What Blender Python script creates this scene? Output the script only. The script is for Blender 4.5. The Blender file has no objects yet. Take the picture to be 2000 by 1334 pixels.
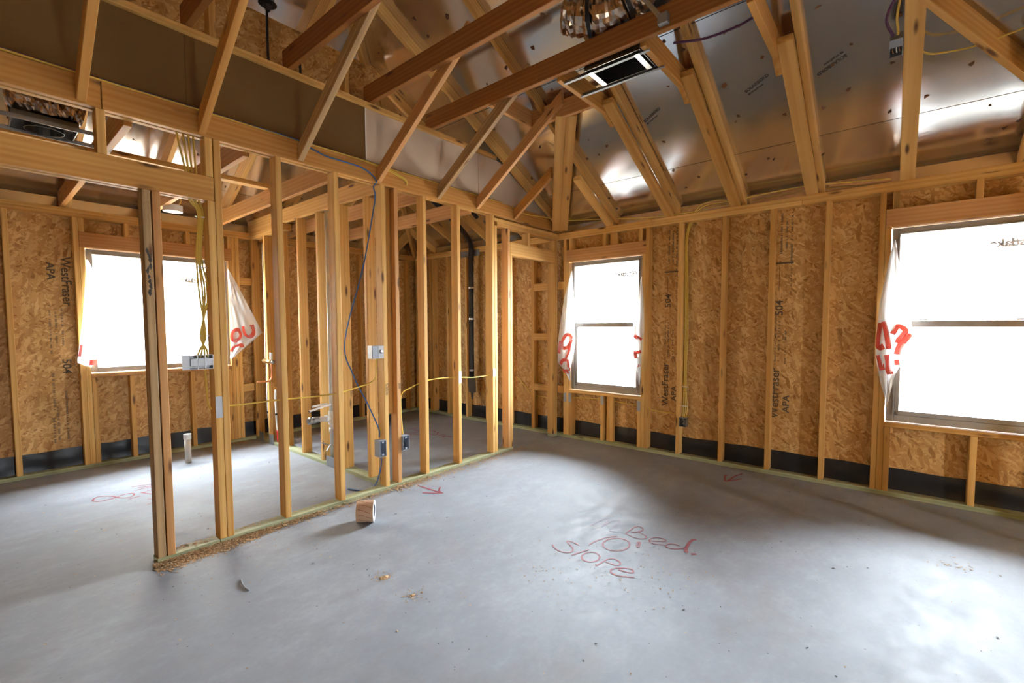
import bpy, bmesh, math, random
from mathutils import Vector, Matrix
from math import sin, cos, pi, radians, sqrt
random.seed(7)
SC = bpy.context.scene
COL = SC.collection

# ------------------------------------------------------------------ camera
F_PX, YAW, PITCH, ROLL, PCX, PCY = 895.807, radians(39.680), radians(3.1032), radians(0.16937), 1010.56, 684.21
fw = Vector((cos(YAW)*cos(PITCH), sin(YAW)*cos(PITCH), -sin(PITCH)))
rt = Vector((sin(YAW), -cos(YAW), 0)); dn = fw.cross(rt)
r_ = rt*cos(ROLL) + dn*sin(ROLL); d_ = dn*cos(ROLL) - rt*sin(ROLL)
cd = bpy.data.cameras.new('camera'); cam = bpy.data.objects.new('camera', cd); COL.objects.link(cam)
m3 = Matrix((r_, -d_, -fw)).transposed()
cam.matrix_world = Matrix.Translation((0, 0, 1.35)) @ m3.to_4x4()
cd.sensor_fit = 'HORIZONTAL'; cd.sensor_width = 36; cd.lens = F_PX/2000*36
cd.shift_x = -(PCX-1000)/2000; cd.shift_y = (PCY-667)/2000; cd.clip_start = .02; cd.clip_end = 300
SC.camera = cam

# ------------------------------------------------------------------ sky and exposure
W = bpy.data.worlds.new('sky'); SC.world = W; W.use_nodes = True
bg = W.node_tree.nodes['Background']
bg.inputs[0].default_value = (.85, .925, 1.0, 1); bg.inputs[1].default_value = 10.0
SC.view_settings.view_transform = 'Standard'; SC.view_settings.look = 'None'
SC.view_settings.gamma = 1; SC.view_settings.use_curve_mapping = False
SC.view_settings.exposure = 3.25
SC.cycles.use_denoising = True
SC.cycles.max_bounces = 9; SC.cycles.diffuse_bounces = 5; SC.cycles.glossy_bounces = 3
SC.cycles.use_adaptive_sampling = True; SC.cycles.adaptive_threshold = .05
SC.cycles.transparent_max_bounces = 16; SC.cycles.sample_clamp_indirect = 12

def portal(name, loc, rot, sx, sy):
    l = bpy.data.lights.new(name, 'AREA'); l.shape = 'RECTANGLE'; l.size = sx; l.size_y = sy
    l.cycles.is_portal = True
    o = bpy.data.objects.new(name, l); COL.objects.link(o); o.location = loc; o.rotation_euler = rot; return o
portal('sky_portal', (4.78, 2.555, 1.34), (0, radians(90), 0), 1.5, .92)
portal('sky_portal', (4.78, -.40, 1.34), (0, radians(90), 0), 1.5, .92)
portal('sky_portal', (1.356, 6.08, 1.5), (radians(-90), 0, 0), 1.2, 1.2)

# ------------------------------------------------------------------ materials
MATS = {}
class NT:
    def __init__(s, name):
        s.m = bpy.data.materials.new(name); s.m.use_nodes = True; s.t = s.m.node_tree
        s.b = s.t.nodes['Principled BSDF']; s.out = s.t.nodes['Material Output']; MATS[name] = s.m
    def n(s, typ, **kw):
        x = s.t.nodes.new(typ)
        for k, v in kw.items(): setattr(x, k, v)
        return x
    def l(s, a, b): s.t.links.new(a, b)
    def mapping(s, vec, scale=(1, 1, 1), rot=(0, 0, 0), loc=(0, 0, 0)):
        m = s.n('ShaderNodeMapping'); s.l(vec, m.inputs[0])
        m.inputs['Scale'].default_value = scale; m.inputs['Rotation'].default_value = rot; m.inputs['Location'].default_value = loc
        return m.outputs[0]
    def noise(s, vec, scale, detail=3, rough=.55):
        x = s.n('ShaderNodeTexNoise'); s.l(vec, x.inputs['Vector']); x.inputs['Scale'].default_value = scale
        x.inputs['Detail'].default_value = detail; x.inputs['Roughness'].default_value = rough; return x.outputs[0]
    def ramp(s, fac, stops):
        x = s.n('ShaderNodeValToRGB'); s.l(fac, x.inputs[0]); e = x.color_ramp.elements
        while len(e) < len(stops): e.new(.5)
        for el, (p, c) in zip(e, stops): el.position = p; el.color = (*c, 1) if len(c) == 3 else c
        return x.outputs[0]
    def mix(s, fac, a, b, mode='MIX'):
        x = s.n('ShaderNodeMix', data_type='RGBA', blend_type=mode)
        for i, v in ((0, fac), (6, a), (7, b)):
            if hasattr(v, 'default_value') or hasattr(v, 'links'): s.l(v, x.inputs[i])
            elif i == 0: x.inputs[0].default_value = v
            else: x.inputs[i].default_value = (*v, 1)
        return x.outputs[2]
    def math(s, op, a, b=0.0, clamp=False):
        x = s.n('ShaderNodeMath', operation=op, use_clamp=clamp)
        for i, v in ((0, a), (1, b)):
            if hasattr(v, 'links'): s.l(v, x.inputs[i])
            else: x.inputs[i].default_value = v
        return x.outputs[0]
    def bump(s, h, strength, dist=.01):
        x = s.n('ShaderNodeBump'); s.l(h, x.inputs['Height']); x.inputs['Strength'].default_value = strength
        x.inputs['Distance'].default_value = dist; s.l(x.outputs[0], s.b.inputs['Normal'])
    def objvec(s, rnd=True):
        tc = s.n('ShaderNodeTexCoord')
        if not rnd: return tc.outputs['Object'], None
        oi = s.n('ShaderNodeObjectInfo')
        c = s.n('ShaderNodeCombineXYZ')
        s.l(s.math('MULTIPLY', oi.outputs['Random'], 31.7), c.inputs[0]); s.l(s.math('MULTIPLY', oi.outputs['Random'], 17.3), c.inputs[1])
        s.l(s.math('MULTIPLY', oi.outputs['Random'], 53.1), c.inputs[2])
        a = s.n('ShaderNodeVectorMath', operation='ADD'); s.l(tc.outputs['Object'], a.inputs[0]); s.l(c.outputs[0], a.inputs[1])
        return a.outputs[0], oi.outputs['Random']

def plain(name, col, rough=.5, metal=0, spec=None, var=0.0):
    s = NT(name); s.b.inputs['Base Color'].default_value = (*col, 1)
    s.b.inputs['Roughness'].default_value = rough; s.b.inputs['Metallic'].default_value = metal
    if spec is not None: s.b.inputs['Specular IOR Level'].default_value = spec
    if var:
        v, _ = s.objvec(); n = s.noise(v, 9, 4)
        c = s.mix(n, tuple(x*(1-var) for x in col), tuple(min(1, x*(1+var)) for x in col)); s.l(c, s.b.inputs['Base Color'])
    return s.m

def wood(name, ca, cb, tint_lo, tint_hi, knot=(.16, .07, .03), rough=.62):
    s = NT(name); v, r = s.objvec()
    g = s.noise(s.mapping(v, (1.1, 26, 26)), 1.0, 3, .6)
    g2 = s.noise(s.mapping(v, (.35, 5, 5)), 1.0, 1, .5)
    w = s.n('ShaderNodeTexWave', wave_type='RINGS', rings_direction='X'); s.l(s.mapping(v, (.12, 9, 9)), w.inputs[0])
    w.inputs['Scale'].default_value = 1.2; w.inputs['Distortion'].default_value = 3.5; w.inputs['Detail'].default_value = 2
    f = s.math('ADD', s.math('MULTIPLY', g, .55), s.math('ADD', s.math('MULTIPLY', g2, .35), s.math('MULTIPLY', w.outputs['Fac'], .16)))
    c = s.ramp(f, [(.30, ca), (.72, cb)])
    c = s.mix(1.0, c, s.ramp(r, [(0, tint_lo), (.5, (1, 1, 1)), (1, tint_hi)]), 'MULTIPLY')
    vo = s.n('ShaderNodeTexVoronoi'); s.l(s.mapping(v, (2.6, 11, 11)), vo.inputs['Vector']); vo.inputs['Scale'].default_value = 1.0
    k = s.ramp(vo.outputs['Distance'], [(.07, (1, 1, 1)), (.17, (0, 0, 0))])
    c = s.mix(k, c, knot)
    s.l(c, s.b.inputs['Base Color']); s.b.inputs['Roughness'].default_value = rough; s.b.inputs['Specular IOR Level'].default_value = .25
    return s.m

wood('lumber', (.57, .295, .075), (.76, .475, .165), (.84, .76, .66), (1.06, 1.08, 1.06))
wood('lumber_red', (.50, .235, .08), (.66, .37, .15), (.85, .78, .72), (1.06, 1.06, 1.06))
wood('lumber_fir', (.48, .21, .05), (.64, .345, .10), (.82, .76, .68), (1.06, 1.08, 1.06))
wood('lumber_dark', (.27, .105, .028), (.42, .185, .055), (.85, .78, .72), (1.06, 1.06, 1.06))
wood('lumber_dirty', (.30, .18, .08), (.62, .42, .21), (.85, .82, .8), (1.05, 1.05, 1.05))
wood('treated', (.26, .28, .15), (.44, .45, .28), (.9, .9, .85), (1.05, 1.05, 1.0), knot=(.12, .12, .06))

def osb(name, gain=1.0):
    s = NT(name); v, r = s.objvec()
    wob = s.n('ShaderNodeTexNoise'); s.l(v, wob.inputs['Vector']); wob.inputs['Scale'].default_value = 12
    vv = s.n('ShaderNodeVectorMath', operation='MULTIPLY_ADD'); s.l(wob.outputs['Color'], vv.inputs[0]); vv.inputs[1].default_value = (.018, .018, 0); s.l(v, vv.inputs[2])
    def layer(ang, a, b, off):
        vo = s.n('ShaderNodeTexVoronoi'); s.l(s.mapping(s.mapping(vv.outputs[0], (1, 1, 1), (0, 0, ang), (off, off, 0)), (a, b, 1)), vo.inputs['Vector'])
        vo.inputs['Scale'].default_value = 1.0; sp = s.n('ShaderNodeSeparateColor'); s.l(vo.outputs['Color'], sp.inputs[0])
        return sp.outputs[0], sp.outputs[1], vo.outputs['Distance']
    a0, b0, d0 = layer(.3, 20, 80, 0); a1, b1, d1 = layer(1.15, 18, 72, 3.1); a2, b2, d2 = layer(2.2, 17, 64, 7.7); a3, b3, d3 = layer(-.25, 14, 46, 5.2)
    def over(base, top, sel, th):
        k = s.math('GREATER_THAN', sel, th); x = s.n('ShaderNodeMix', data_type='FLOAT')
        s.l(k, x.inputs[0]); s.l(base, x.inputs[2]); s.l(top, x.inputs[3]); return x.outputs[0]
    f = over(over(over(a0, a1, b1, .40), a2, b2, .55), a3, b3, .70)
    fine = s.noise(s.mapping(v, (45, 130, 60)), 1.0, 2)
    f = s.math('ADD', s.math('MULTIPLY', f, .78), s.math('MULTIPLY', fine, .30))
    g = gain
    c = s.ramp(f, [(.10, (.30*g, .135*g, .036*g)), (.26, (.49*g, .265*g, .083*g)), (.60, (.60*g, .35*g, .122*g)), (.95, (.74*g, .49*g, .215*g))])
    big = s.ramp(s.noise(v, 2.2, 2), [(.35, (.88, .83, .76)), (.65, (1.05, 1.04, 1.03))])
    c = s.mix(1.0, c, big, 'MULTIPLY')
    s.l(c, s.b.inputs['Base Color']); s.b.inputs['Roughness'].default_value = .55; s.b.inputs['Specular IOR Level'].default_value = .3
    s.bump(f, .25, .004); return s.m
osb('osb')

s = NT('foil'); v, r = s.objvec()
gb = s.n('ShaderNodeBsdfGlossy', distribution='BECKMANN'); gb.inputs['Color'].default_value = (.80, .79, .785, 1)
n1 = s.noise(s.mapping(v, (26, 2.5, 1)), 1.0, 3); s.l(s.ramp(n1, [(.3, (.155,)*3), (.7, (.20,)*3)]), gb.inputs['Roughness'])
df = s.n('ShaderNodeBsdfDiffuse'); df.inputs[0].default_value = (.42, .41, .40, 1); mxf = s.n('ShaderNodeMixShader'); mxf.inputs[0].default_value = .10
s.l(gb.outputs[0], mxf.inputs[1]); s.l(df.outputs[0], mxf.inputs[2]); s.l(mxf.outputs[0], s.out.inputs[0])

s = NT('concrete'); v, r = s.objvec(False)
n1 = s.noise(v, 1.1, 6, .6); n2 = s.noise(s.mapping(v, (3, 4.5, 1), (0, 0, .5)), 2.0, 5, .65); n3 = s.noise(v, 38, 4)
f = s.math('ADD', s.math('MULTIPLY', n1, .5), s.math('ADD', s.math('MULTIPLY', n2, .4), s.math('MULTIPLY', n3, .14)))
c = s.ramp(f, [(.34, (.235, .25, .272)), (.52, (.285, .308, .34)), (.66, (.35, .378, .412))])
st = s.ramp(s.noise(s.mapping(v, (1, 1, 1), loc=(4, 2, 0)), .9, 5, .6), [(.56, (1, 1, 1)), (.74, (.86, .78, .70))])
c = s.mix(1.0, c, st, 'MULTIPLY')
sp = s.n('ShaderNodeTexVoronoi'); s.l(v, sp.inputs['Vector']); sp.inputs['Scale'].default_value = 14
k = s.ramp(sp.outputs['Distance'], [(.035, (.45, .36, .28)), (.06, (1, 1, 1))]); c = s.mix(1.0, c, k, 'MULTIPLY')
s.l(c, s.b.inputs['Base Color']); s.l(s.ramp(n2, [(.35, (.60,)*3), (.7, (.78,)*3)]), s.b.inputs['Roughness']); s.b.inputs['Specular IOR Level'].default_value = .3
s.bump(f, .10, .004)

plain('ground_outside', (.42, .36, .28), .9, var=.2); plain('blocker_pale', (.62, .58, .52), .9)
plain('membrane', (.012, .012, .014), .38)
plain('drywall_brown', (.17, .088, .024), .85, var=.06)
plain('drywall_light', (.60, .50, .40), .85, var=.04)
plain('drywall_edge', (.80, .78, .74), .9)
plain('vinyl', (.36, .335, .30), .45)
plain('galvanised', (.36, .37, .39), .42, 1.0, var=.12)
plain('bright_metal', (.52, .53, .55), .3, 1.0)
plain('dark_metal', (.22, .21, .20), .35, 1.0)
plain('grey_steel', (.30, .32, .35), .5, .6)
plain('pvc', (.80, .80, .78), .35)
plain('pvc_aged', (.66, .60, .52), .45, var=.15)
plain('abs_black', (.012, .012, .013), .4)
plain('copper', (.70, .33, .18), .3, 1.0)
plain('brass', (.62, .42, .18), .35, 1.0)
plain('pex_white', (.82, .83, .84), .35)
plain('pex_blue', (.03, .16, .62), .4)
plain('pex_red', (.60, .03, .05), .4)
plain('cable_yellow', (.72, .50, .08), .45)
plain('cable_blue', (.05, .12, .33), .45)
plain('cable_purple', (.10, .03, .09), .45)
plain('cable_black', (.015, .014, .014), .5)
plain('cable_white', (.75, .72, .62), .45)
plain('box_blue_grey', (.28, .32, .38), .45)
plain('box_dark', (.05, .055, .06), .5)
plain('kraft', (.58, .38, .24), .5, var=.06)
plain('kraft_print', (.30, .07, .04), .6)
plain('paper_white', (.78, .80, .82), .6)
plain('red_paint', (.30, .07, .085), .7)
plain('red_paint_faded', (.33, .25, .36), .7)
plain('print_ink', (.12, .08, .045), .8)
plain('print_ink_faint', (.20, .13, .07), .8)
plain('foil_ink', (.06, .05, .045), .7)
plain('sticker_ink', (.84, .86, .95), .6)
s = NT('sawdust'); v, r = s.objvec(False)
s.l(s.ramp(s.noise(v, 160, 2), [(.32, (.22, .11, .045)), (.5, (.48, .29, .13)), (.66, (.74, .54, .30))]), s.b.inputs['Base Color']); s.b.inputs['Roughness'].default_value = .9
plain('dark_scrap', (.05, .04, .035), .7)
plain('foil_tear', (.16, .07, .03), .7)
plain('duct_foil', (.55, .44, .35), .24, 1.0)

s = NT('glass')   # clear pane: see-through with a Fresnel reflection
tr = s.n('ShaderNodeBsdfTransparent'); gl = s.n('ShaderNodeBsdfGlossy'); gl.inputs['Roughness'].default_value = .02
fr = s.n('ShaderNodeFresnel'); fr.inputs[0].default_value = 1.45; mx = s.n('ShaderNodeMixShader')
tr.inputs[0].default_value = (.93, .95, .95, 1)
s.l(fr.outputs[0], mx.inputs[0]); s.l(tr.outputs[0], mx.inputs[1]); s.l(gl.outputs[0], mx.inputs[2]); s.l(mx.outputs[0], s.out.inputs[0])

def film(name, col):
    s = NT(name); d = s.n('ShaderNodeBsdfDiffuse'); t = s.n('ShaderNodeBsdfTranslucent'); x = s.n('ShaderNodeMixShader')
    d.inputs[0].default_value = (*col, 1); t.inputs[0].default_value = (*col, 1); x.inputs[0].default_value = .45
    g = s.n('ShaderNodeBsdfGlossy'); g.inputs['Roughness'].default_value = .25; y = s.n('ShaderNodeMixShader'); y.inputs[0].default_value = .06
    s.l(d.outputs[0], x.inputs[1]); s.l(t.outputs[0], x.inputs[2]); s.l(x.outputs[0], y.inputs[1]); s.l(g.outputs[0], y.inputs[2]); s.l(y.outputs[0], s.out.inputs[0])
film('film_white', (.80, .80, .80)); film('film_red', (.70, .10, .07))

# ------------------------------------------------------------------ helpers
def link(name, me, mat, parent=None, mw=None):
    o = bpy.data.objects.new(name, me); COL.objects.link(o)
    if mat and not me.materials: me.materials.append(MATS[mat])
    if parent: o.parent = parent
    if mw is not None: o.matrix_local = mw
    return o
def tag(o, label, cat, group=None, kind=None):
    o['label'] = label; o['category'] = cat
    if group: o['group'] = group
    if kind: o['kind'] = kind
    return o
def thing(name, label, cat, group=None, kind=None):
    o = bpy.data.objects.new(name, None); COL.objects.link(o); return tag(o, label, cat, group, kind)
def struct(name, label, cat): return thing(name, label, cat, kind='structure')

CACHE = {}
def box_mesh(dx, dy, dz, bev, mat):
    k = (round(dx, 4), round(dy, 4), round(dz, 4), bev, mat)
    if k in CACHE: return CACHE[k]
    bm = bmesh.new(); bmesh.ops.create_cube(bm, size=1.0)
    bmesh.ops.scale(bm, vec=(dx, dy, dz), verts=bm.verts)
    if bev: bmesh.ops.bevel(bm, geom=bm.edges, offset=min(bev, .3*min(dx, dy, dz)), segments=1, affect='EDGES')
    me = bpy.data.meshes.new('board'); bm.to_mesh(me); bm.free(); me.materials.append(MATS[mat]); CACHE[k] = me; return me
R_Y = Matrix.Rotation(radians(90), 4, 'Z'); R_Z = Matrix.Rotation(radians(-90), 4, 'Y')
def bd(name, parent, a, b, mat='lumber', bev=.0025):
    """axis-aligned piece from corner a to corner b; its grain (local x) runs along the longest side"""
    lo = [min(p, q) for p, q in zip(a, b)]; hi = [max(p, q) for p, q in zip(a, b)]
    d = [q-p for p, q in zip(lo, hi)]; c = Vector([(p+q)/2 for p, q in zip(lo, hi)]); ax = d.index(max(d))
    if ax == 0: me, R = box_mesh(d[0], d[1], d[2], bev, mat), Matrix()
    elif ax == 1: me, R = box_mesh(d[1], d[0], d[2], bev, mat), R_Y
    else: me, R = box_mesh(d[2], d[1], d[0], bev, mat), R_Z
    return link(name, me, None, parent, Matrix.Translation(c) @ R)
def bar(name, parent, p0, p1, w, h, mat='lumber', up=(0, 0, 1), bev=.0025):
    p0, p1 = Vector(p0), Vector(p1); x = (p1-p0); L = x.length; x.normalize()
    y = Vector(up).cross(x).normalized(); z = x.cross(y)
    M = Matrix((x, y, z)).transposed().to_4x4(); M.translation = (p0+p1)/2
    return link(name, box_mesh(L, w, h, bev, mat), None, parent, M)
def prism(name, parent, axis, poly, c0, c1, mat='lumber', ang=0.0, bev=.0025):
    """polygon in the vertical plane (h,z), h = x or y, drawn out from c0 to c1 along the other axis; ang = slope of the grain"""
    h0, z0 = sum(p[0] for p in poly)/len(poly), sum(p[1] for p in poly)/len(poly); cm = (c0+c1)/2; t = abs(c1-c0)/2
    ca, sa = cos(ang), sin(ang)
    bm = bmesh.new(); vs = []
    for sgn in (-1, 1):
        vs.append([bm.verts.new(((h-h0)*ca+(z-z0)*sa, sgn*t, -(h-h0)*sa+(z-z0)*ca)) for h, z in poly])
    bm.faces.new(vs[0]); bm.faces.new(list(reversed(vs[1]))); n = len(poly)
    for i in range(n): bm.faces.new((vs[0][i], vs[1][i], vs[1][(i+1) % n], vs[0][(i+1) % n]))
    bmesh.ops.recalc_face_normals(bm, faces=bm.faces)
    if bev: bmesh.ops.bevel(bm, geom=bm.edges, offset=bev, segments=1, affect='EDGES')
    me = bpy.data.meshes.new(name); bm.to_mesh(me); bm.free()
    if axis == 'x': X = Vector((ca, 0, sa)); Y = Vector((0, 1, 0)); Z = Vector((-sa, 0, ca)); T = Vector((h0, cm, z0))
    else: X = Vector((0, ca, sa)); Y = Vector((1, 0, 0)); Z = Vector((0, -sa, ca)); T = Vector((cm, h0, z0))
    M = Matrix((X, Y, Z)).transposed().to_4x4(); M.translation = T
    return link(name, me, mat, parent, M)
def rafter(name, parent, axis, c0, c1, p0, p1, depth=.089, mat='lumber', level_top=False):
    (h0, z0), (h1, z1) = p0, p1; a = math.atan2(z1-z0, h1-h0); dv = depth/abs(cos(a))
    if level_top:
        hl = h0+(h1-h0)*(1-dv/(z1-z0)) if z1-z0 > dv else h0
        poly = [(h0, z0), (h1, z1), (hl, z1), (h0, z0+dv)]
    else: poly = [(h0, z0), (h1, z1), (h1, z1+dv), (h0, z0+dv)]
    return prism(name, parent, axis, poly, c0, c1, mat, a)
def panel(name, parent, o, u, v, w, h, t, mat, bev=0):
    """sheet with corner o, sides w along u and h along v, thickness t along u x v; local xy is its face"""
    u, v = Vector(u).normalized(), Vector(v).normalized(); n = u.cross(v)
    M = Matrix((u, v, n)).transposed().to_4x4(); M.translation = Vector(o)+u*w/2+v*h/2+n*t/2
    return link(name, box_mesh(w, h, t, bev, mat), None, parent, M)
def mesh(name, verts, faces, mat, parent=None, smooth=False):
    me = bpy.data.meshes.new(name); me.from_pydata([tuple(v) for v in verts], [], faces); me.update()
    if smooth:
        for p in me.polygons: p.use_smooth = True
    return link(name, me, mat, parent)
def spline(pts, n=6):
    pts = [Vector(p) for p in pts]
    if len(pts) < 3: return [pts[0].lerp(pts[-1], i/n) for i in range(n+1)] if n else pts
    q = [pts[0]*2-pts[1]]+pts+[pts[-1]*2-pts[-2]]; out = []
    for i in range(1, len(q)-2):
        for k in range(n):
            t = k/n; a, b, c, d = q[i-1], q[i], q[i+1], q[i+2]
            out.append(.5*((2*b)+(c-a)*t+(2*a-5*b+4*c-d)*t*t+(3*b-a-3*c+d)*t**3))
    out.append(pts[-1]); return out
def tube(name, parent, pts, r, mat, seg=8, n=6, smooth=True, flat=1.0):
    P = spline(pts, n) if n else [Vector(p) for p in pts]
    V, Fc = [], []; up = Vector((0, 0, 1))
    prev = None
    for i, p in enumerate(P):
        d = (P[min(i+1, len(P)-1)]-P[max(i-1, 0)]).normalized()
        if prev is None:
            a = d.cross(up) if abs(d.z) < .9 else d.cross(Vector((1, 0, 0)))
        else: a = prev-d*prev.dot(d)
        a.normalize(); prev = a; b = d.cross(a)
        rr = r[i*len(r)//len(P)] if isinstance(r, (list, tuple)) else r
        for k in range(seg):
            t = 2*pi*k/seg; V.append(p+a*cos(t)*rr+b*sin(t)*rr*flat)
    for i in range(len(P)-1):
        for k in range(seg):
            Fc.append((i*seg+k, i*seg+(k+1) % seg, (i+1)*seg+(k+1) % seg, (i+1)*seg+k))
    Fc.append(tuple(reversed(range(seg)))); Fc.append(tuple(range((len(P)-1)*seg, len(P)*seg)))
    return mesh(name, V, Fc, mat, parent, smooth)
def cyl(name, parent, p0, p1, r, mat, seg=20, r1=None):
    p0, p1 = Vector(p0), Vector(p1); return tube(name, parent, [p0, p1], [r, r1 or r] if r1 else r, mat, seg, 0)
def lathe(name, parent, prof, M, mat, seg=40, closed=False):
    V, Fc = [], []; n = len(prof)
    for k in range(seg):
        t = 2*pi*k/seg
        for rr, h in prof: V.append(M @ Vector((rr*cos(t), rr*sin(t), h)))
    for k in range(seg):
        for i in range(n if closed else n-1):
            j = (i+1) % n; Fc.append((k*n+i, ((k+1) % seg)*n+i, ((k+1) % seg)*n+j, k*n+j))
    o = mesh(name, V, Fc, mat, parent, False); return o
def ribbon_pts(P, w):
    V, Fc = [], []
    for i, p in enumerate(P):
        d = (P[min(i+1, len(P)-1)]-P[max(i-1, 0)]); d = Vector((d.x, d.y, 0)).normalized(); s = Vector((-d.y, d.x, 0))*w/2
        V += [p+s, p-s]
    Fc = [(2*i, 2*i+1, 2*i+3, 2*i+2) for i in range(len(P)-1)]; return V, Fc
def text(name, parent, body, size, M, mat, ext=.0004, xs=1.0, align='LEFT', bold=0.0):
    cu = bpy.data.curves.new(name, 'FONT'); cu.body = body; cu.size = size; cu.extrude = ext; cu.align_x = align; cu.resolution_u = 3; cu.offset = bold
    t = bpy.data.objects.new(name, cu); COL.objects.link(t); dg = bpy.context.evaluated_depsgraph_get()
    me = bpy.data.meshes.new_from_object(t.evaluated_get(dg)); bpy.data.objects.remove(t)
    for v in me.vertices: v.co.x *= xs
    me.materials.clear(); return link(name, me, mat, parent, M)
def frame(o, u, v):
    u, v = Vector(u).normalized(), Vector(v).normalized(); M = Matrix((u, v, u.cross(v))).transposed().to_4x4(); M.translation = Vector(o); return M

XR, YP, YL = 4.590, 3.179, 5.906          # inner faces of the right wall, the partition and the left wall
T, D = .038, .089                          # lumber thickness and depth
ZP, ZT, ZTT = .036, 2.365, 2.441           # top of bottom plate, under side and top of the double top plates
SL = .51                                   # roof slope
def roof_r(x): return 2.54+SL*(4.68-x)
def roof_b(y): return 2.54+SL*(5.996-y)

#==SETTING==
# ------------------------------------------------------------------ floor and ground
ground = mesh('ground', [(-70, -70, -.22), (70, -70, -.22), (70, 70, -.22), (-70, 70, -.22)], [(0, 1, 2, 3)], 'ground_outside')
tag(ground, 'bright bare earth outside the windows', 'ground', kind='structure')
blocker = struct('exterior', 'pale wall added outside to cut the sky light entering the square window', 'light blocker')  # unseen pale wall added outside to dim the light through the square window
bd('blocker_wall', blocker, (-9, 10.2, -.22), (9, 10.5, 4.6), 'blocker_pale', 0); bd('blocker_cap', blocker, (-9.3, 9.9, 4.6), (9.3, 10.5, 4.8), 'blocker_pale', 0)
floor = bd('floor', None, (-5.1, -5.1, -.2), (4.72, 6.04, 0), 'concrete', 0); floor.data = floor.data.copy()
floor.matrix_local = Matrix(); 
floor.data.clear_geometry()
floor.data.from_pydata([(x, y, z) for x in (-5.1, 4.72) for y in (-5.1, 6.04) for z in (-.2, 0)], [], [(0, 1, 3, 2), (4, 6, 7, 5), (0, 4, 5, 1), (2, 3, 7, 6), (0, 2, 6, 4), (1, 5, 7, 3)])
tag(floor, 'bare blue-grey concrete slab with red paint marks and sawdust', 'floor', kind='structure')

# ------------------------------------------------------------------ right exterior wall
wr = struct('wall_right', 'exterior stud wall of oriented strand board with two tall white-lit windows', 'wall')
WIN1 = (2.098, 3.012); WIN2 = (-.856, .062); WZ = (.585, 2.095)
def sheath_r(y0, y1, z0, z1): return panel('osb_panel', wr, (XR+D, y1, z0), (0, -1, 0), (0, 0, 1), y1-y0, z1-z0, .012, 'osb') if False else panel('osb_panel', wr, (XR+D+.012, y0, z0), (0, 0, 1), (0, 1, 0), z1-z0, y1-y0, .012, 'osb')
ZS = 2.548
for y0, y1 in ((4.779, 6.0), (3.559, 4.779), (3.012, 3.559), (.879, 2.098), (.062, .879), (-1.1, -.856)): sheath_r(y0, y1, 0, ZS)
for a, b in (WIN1, WIN2): sheath_r(a, b, 0, WZ[0]); sheath_r(a, b, WZ[1], ZS)
def ry(name, y0, y1, z0, z1, mat='lumber', x0=XR, x1=XR+D): return bd(name, wr, (x0, y0, z0), (x1, y1, z1), mat)
ry('bottom_plate', -1.1, 1.55, 0, ZP, 'treated'); ry('bottom_plate', 1.552, 5.906, 0, ZP, 'treated')
ry('top_plate', -1.1, .66, ZT, ZT+T); ry('top_plate', .662, 5.906, ZT, ZT+T, 'lumber'); ry('top_plate', -1.1, 2.0, ZT+T, ZTT); ry('top_plate', 2.002, 5.906, ZT+T, ZTT)
for y in (1.677, 1.265, .863, .453, 3.54, 3.94, 4.345, 4.743, 5.14, 5.47, 5.53, 5.866): ry('stud', y, y+T, ZP, ZT)
for a, b in (WIN1, WIN2):
    ry('stud', b+T+.001, b+2*T, ZP, ZT); ry('stud', a-2*T, a-T-.001, ZP, ZT)
    ry('trimmer', b, b+T, ZP, WZ[1]); ry('trimmer', a-T, a, ZP, WZ[1])
    bd('header', wr, (XR, a-T, WZ[1]), (XR+T, b+T, WZ[1]+.14), 'lumber_red'); bd('header', wr, (XR+.05, a-T, WZ[1]), (XR+D, b+T, WZ[1]+.14), 'lumber')
    ry('sill', a, b, WZ[0]-T, WZ[0]-.001)
    for y in (a+.001, b-T-.001): ry('cripple', y, y+T, ZP, WZ[0]-T-.001)
    for y in (b+.001-T*0-.04, a-T+.04): ry('cripple', y, y+T, WZ[1]+.14, ZT)
ry('cripple', 2.545, 2.583, ZP, WZ[0]-T-.001); ry('cripple', 2.432, 2.521, ZP, WZ[0]-T-.001, 'lumber', XR+.03, XR+.068)
ry('cripple', -.462, -.424, ZP, WZ[0]-T-.001)
ry('cripple', 2.53, 2.568, WZ[1]+.14, ZT); ry('cripple', 2.40, 2.489, WZ[1]+.14, ZT, 'lumber', XR+.03, XR+.068)
ry('cripple', -.43, -.392, WZ[1]+.14, ZT); ry('cripple', .021, .059, WZ[1]+.14, ZT)
for z in (1.78, 1.163, .529):
    ry('blocking', 3.31, 3.539, z, z+D, 'lumber', XR, XR+T); ry('blocking', 3.09, 3.17, z, z+D, 'lumber', XR, XR+T)
def membrane(parent, p0, p1, nrm, z0=.037, z1=.205):
    """black strip in one bay, slightly bellied"""
    p0, p1, nrm = Vector(p0), Vector(p1), Vector(nrm); V, Fc = [], []; nu, nv = 10, 5; ph = random.random()*9
    for j in range(nv+1):
        for i in range(nu+1):
            u, v = i/nu, j/nv; bulge = .012*sin(pi*v)**.7*(.6+.4*sin(ph+3.0*u+4*v))*min(1, 6*u, 6*(1-u))+.002
            if j == 0: bulge += .008
            V.append(p0.lerp(p1, u)+nrm*bulge+Vector((0, 0, z0+(z1-z0)*v+(.004*sin(ph+5*u) if j == nv else 0))))
    for j in range(nv):
        for i in range(nu): a = j*(nu+1)+i; Fc.append((a, a+1, a+nu+2, a+nu+1))
    return mesh('membrane_strip', V, Fc, 'membrane', parent, True)
ed = sorted([1.677, 1.265, .863, .453, 3.54, 3.94, 4.345, 4.743, 5.14, 5.47, 5.53, 5.866]+[2.545, -.462, .139-T, 3.012, 3.052, 2.02, 2.06, 2.098, 2.974, .06, .024, -.856, -.9])
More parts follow.
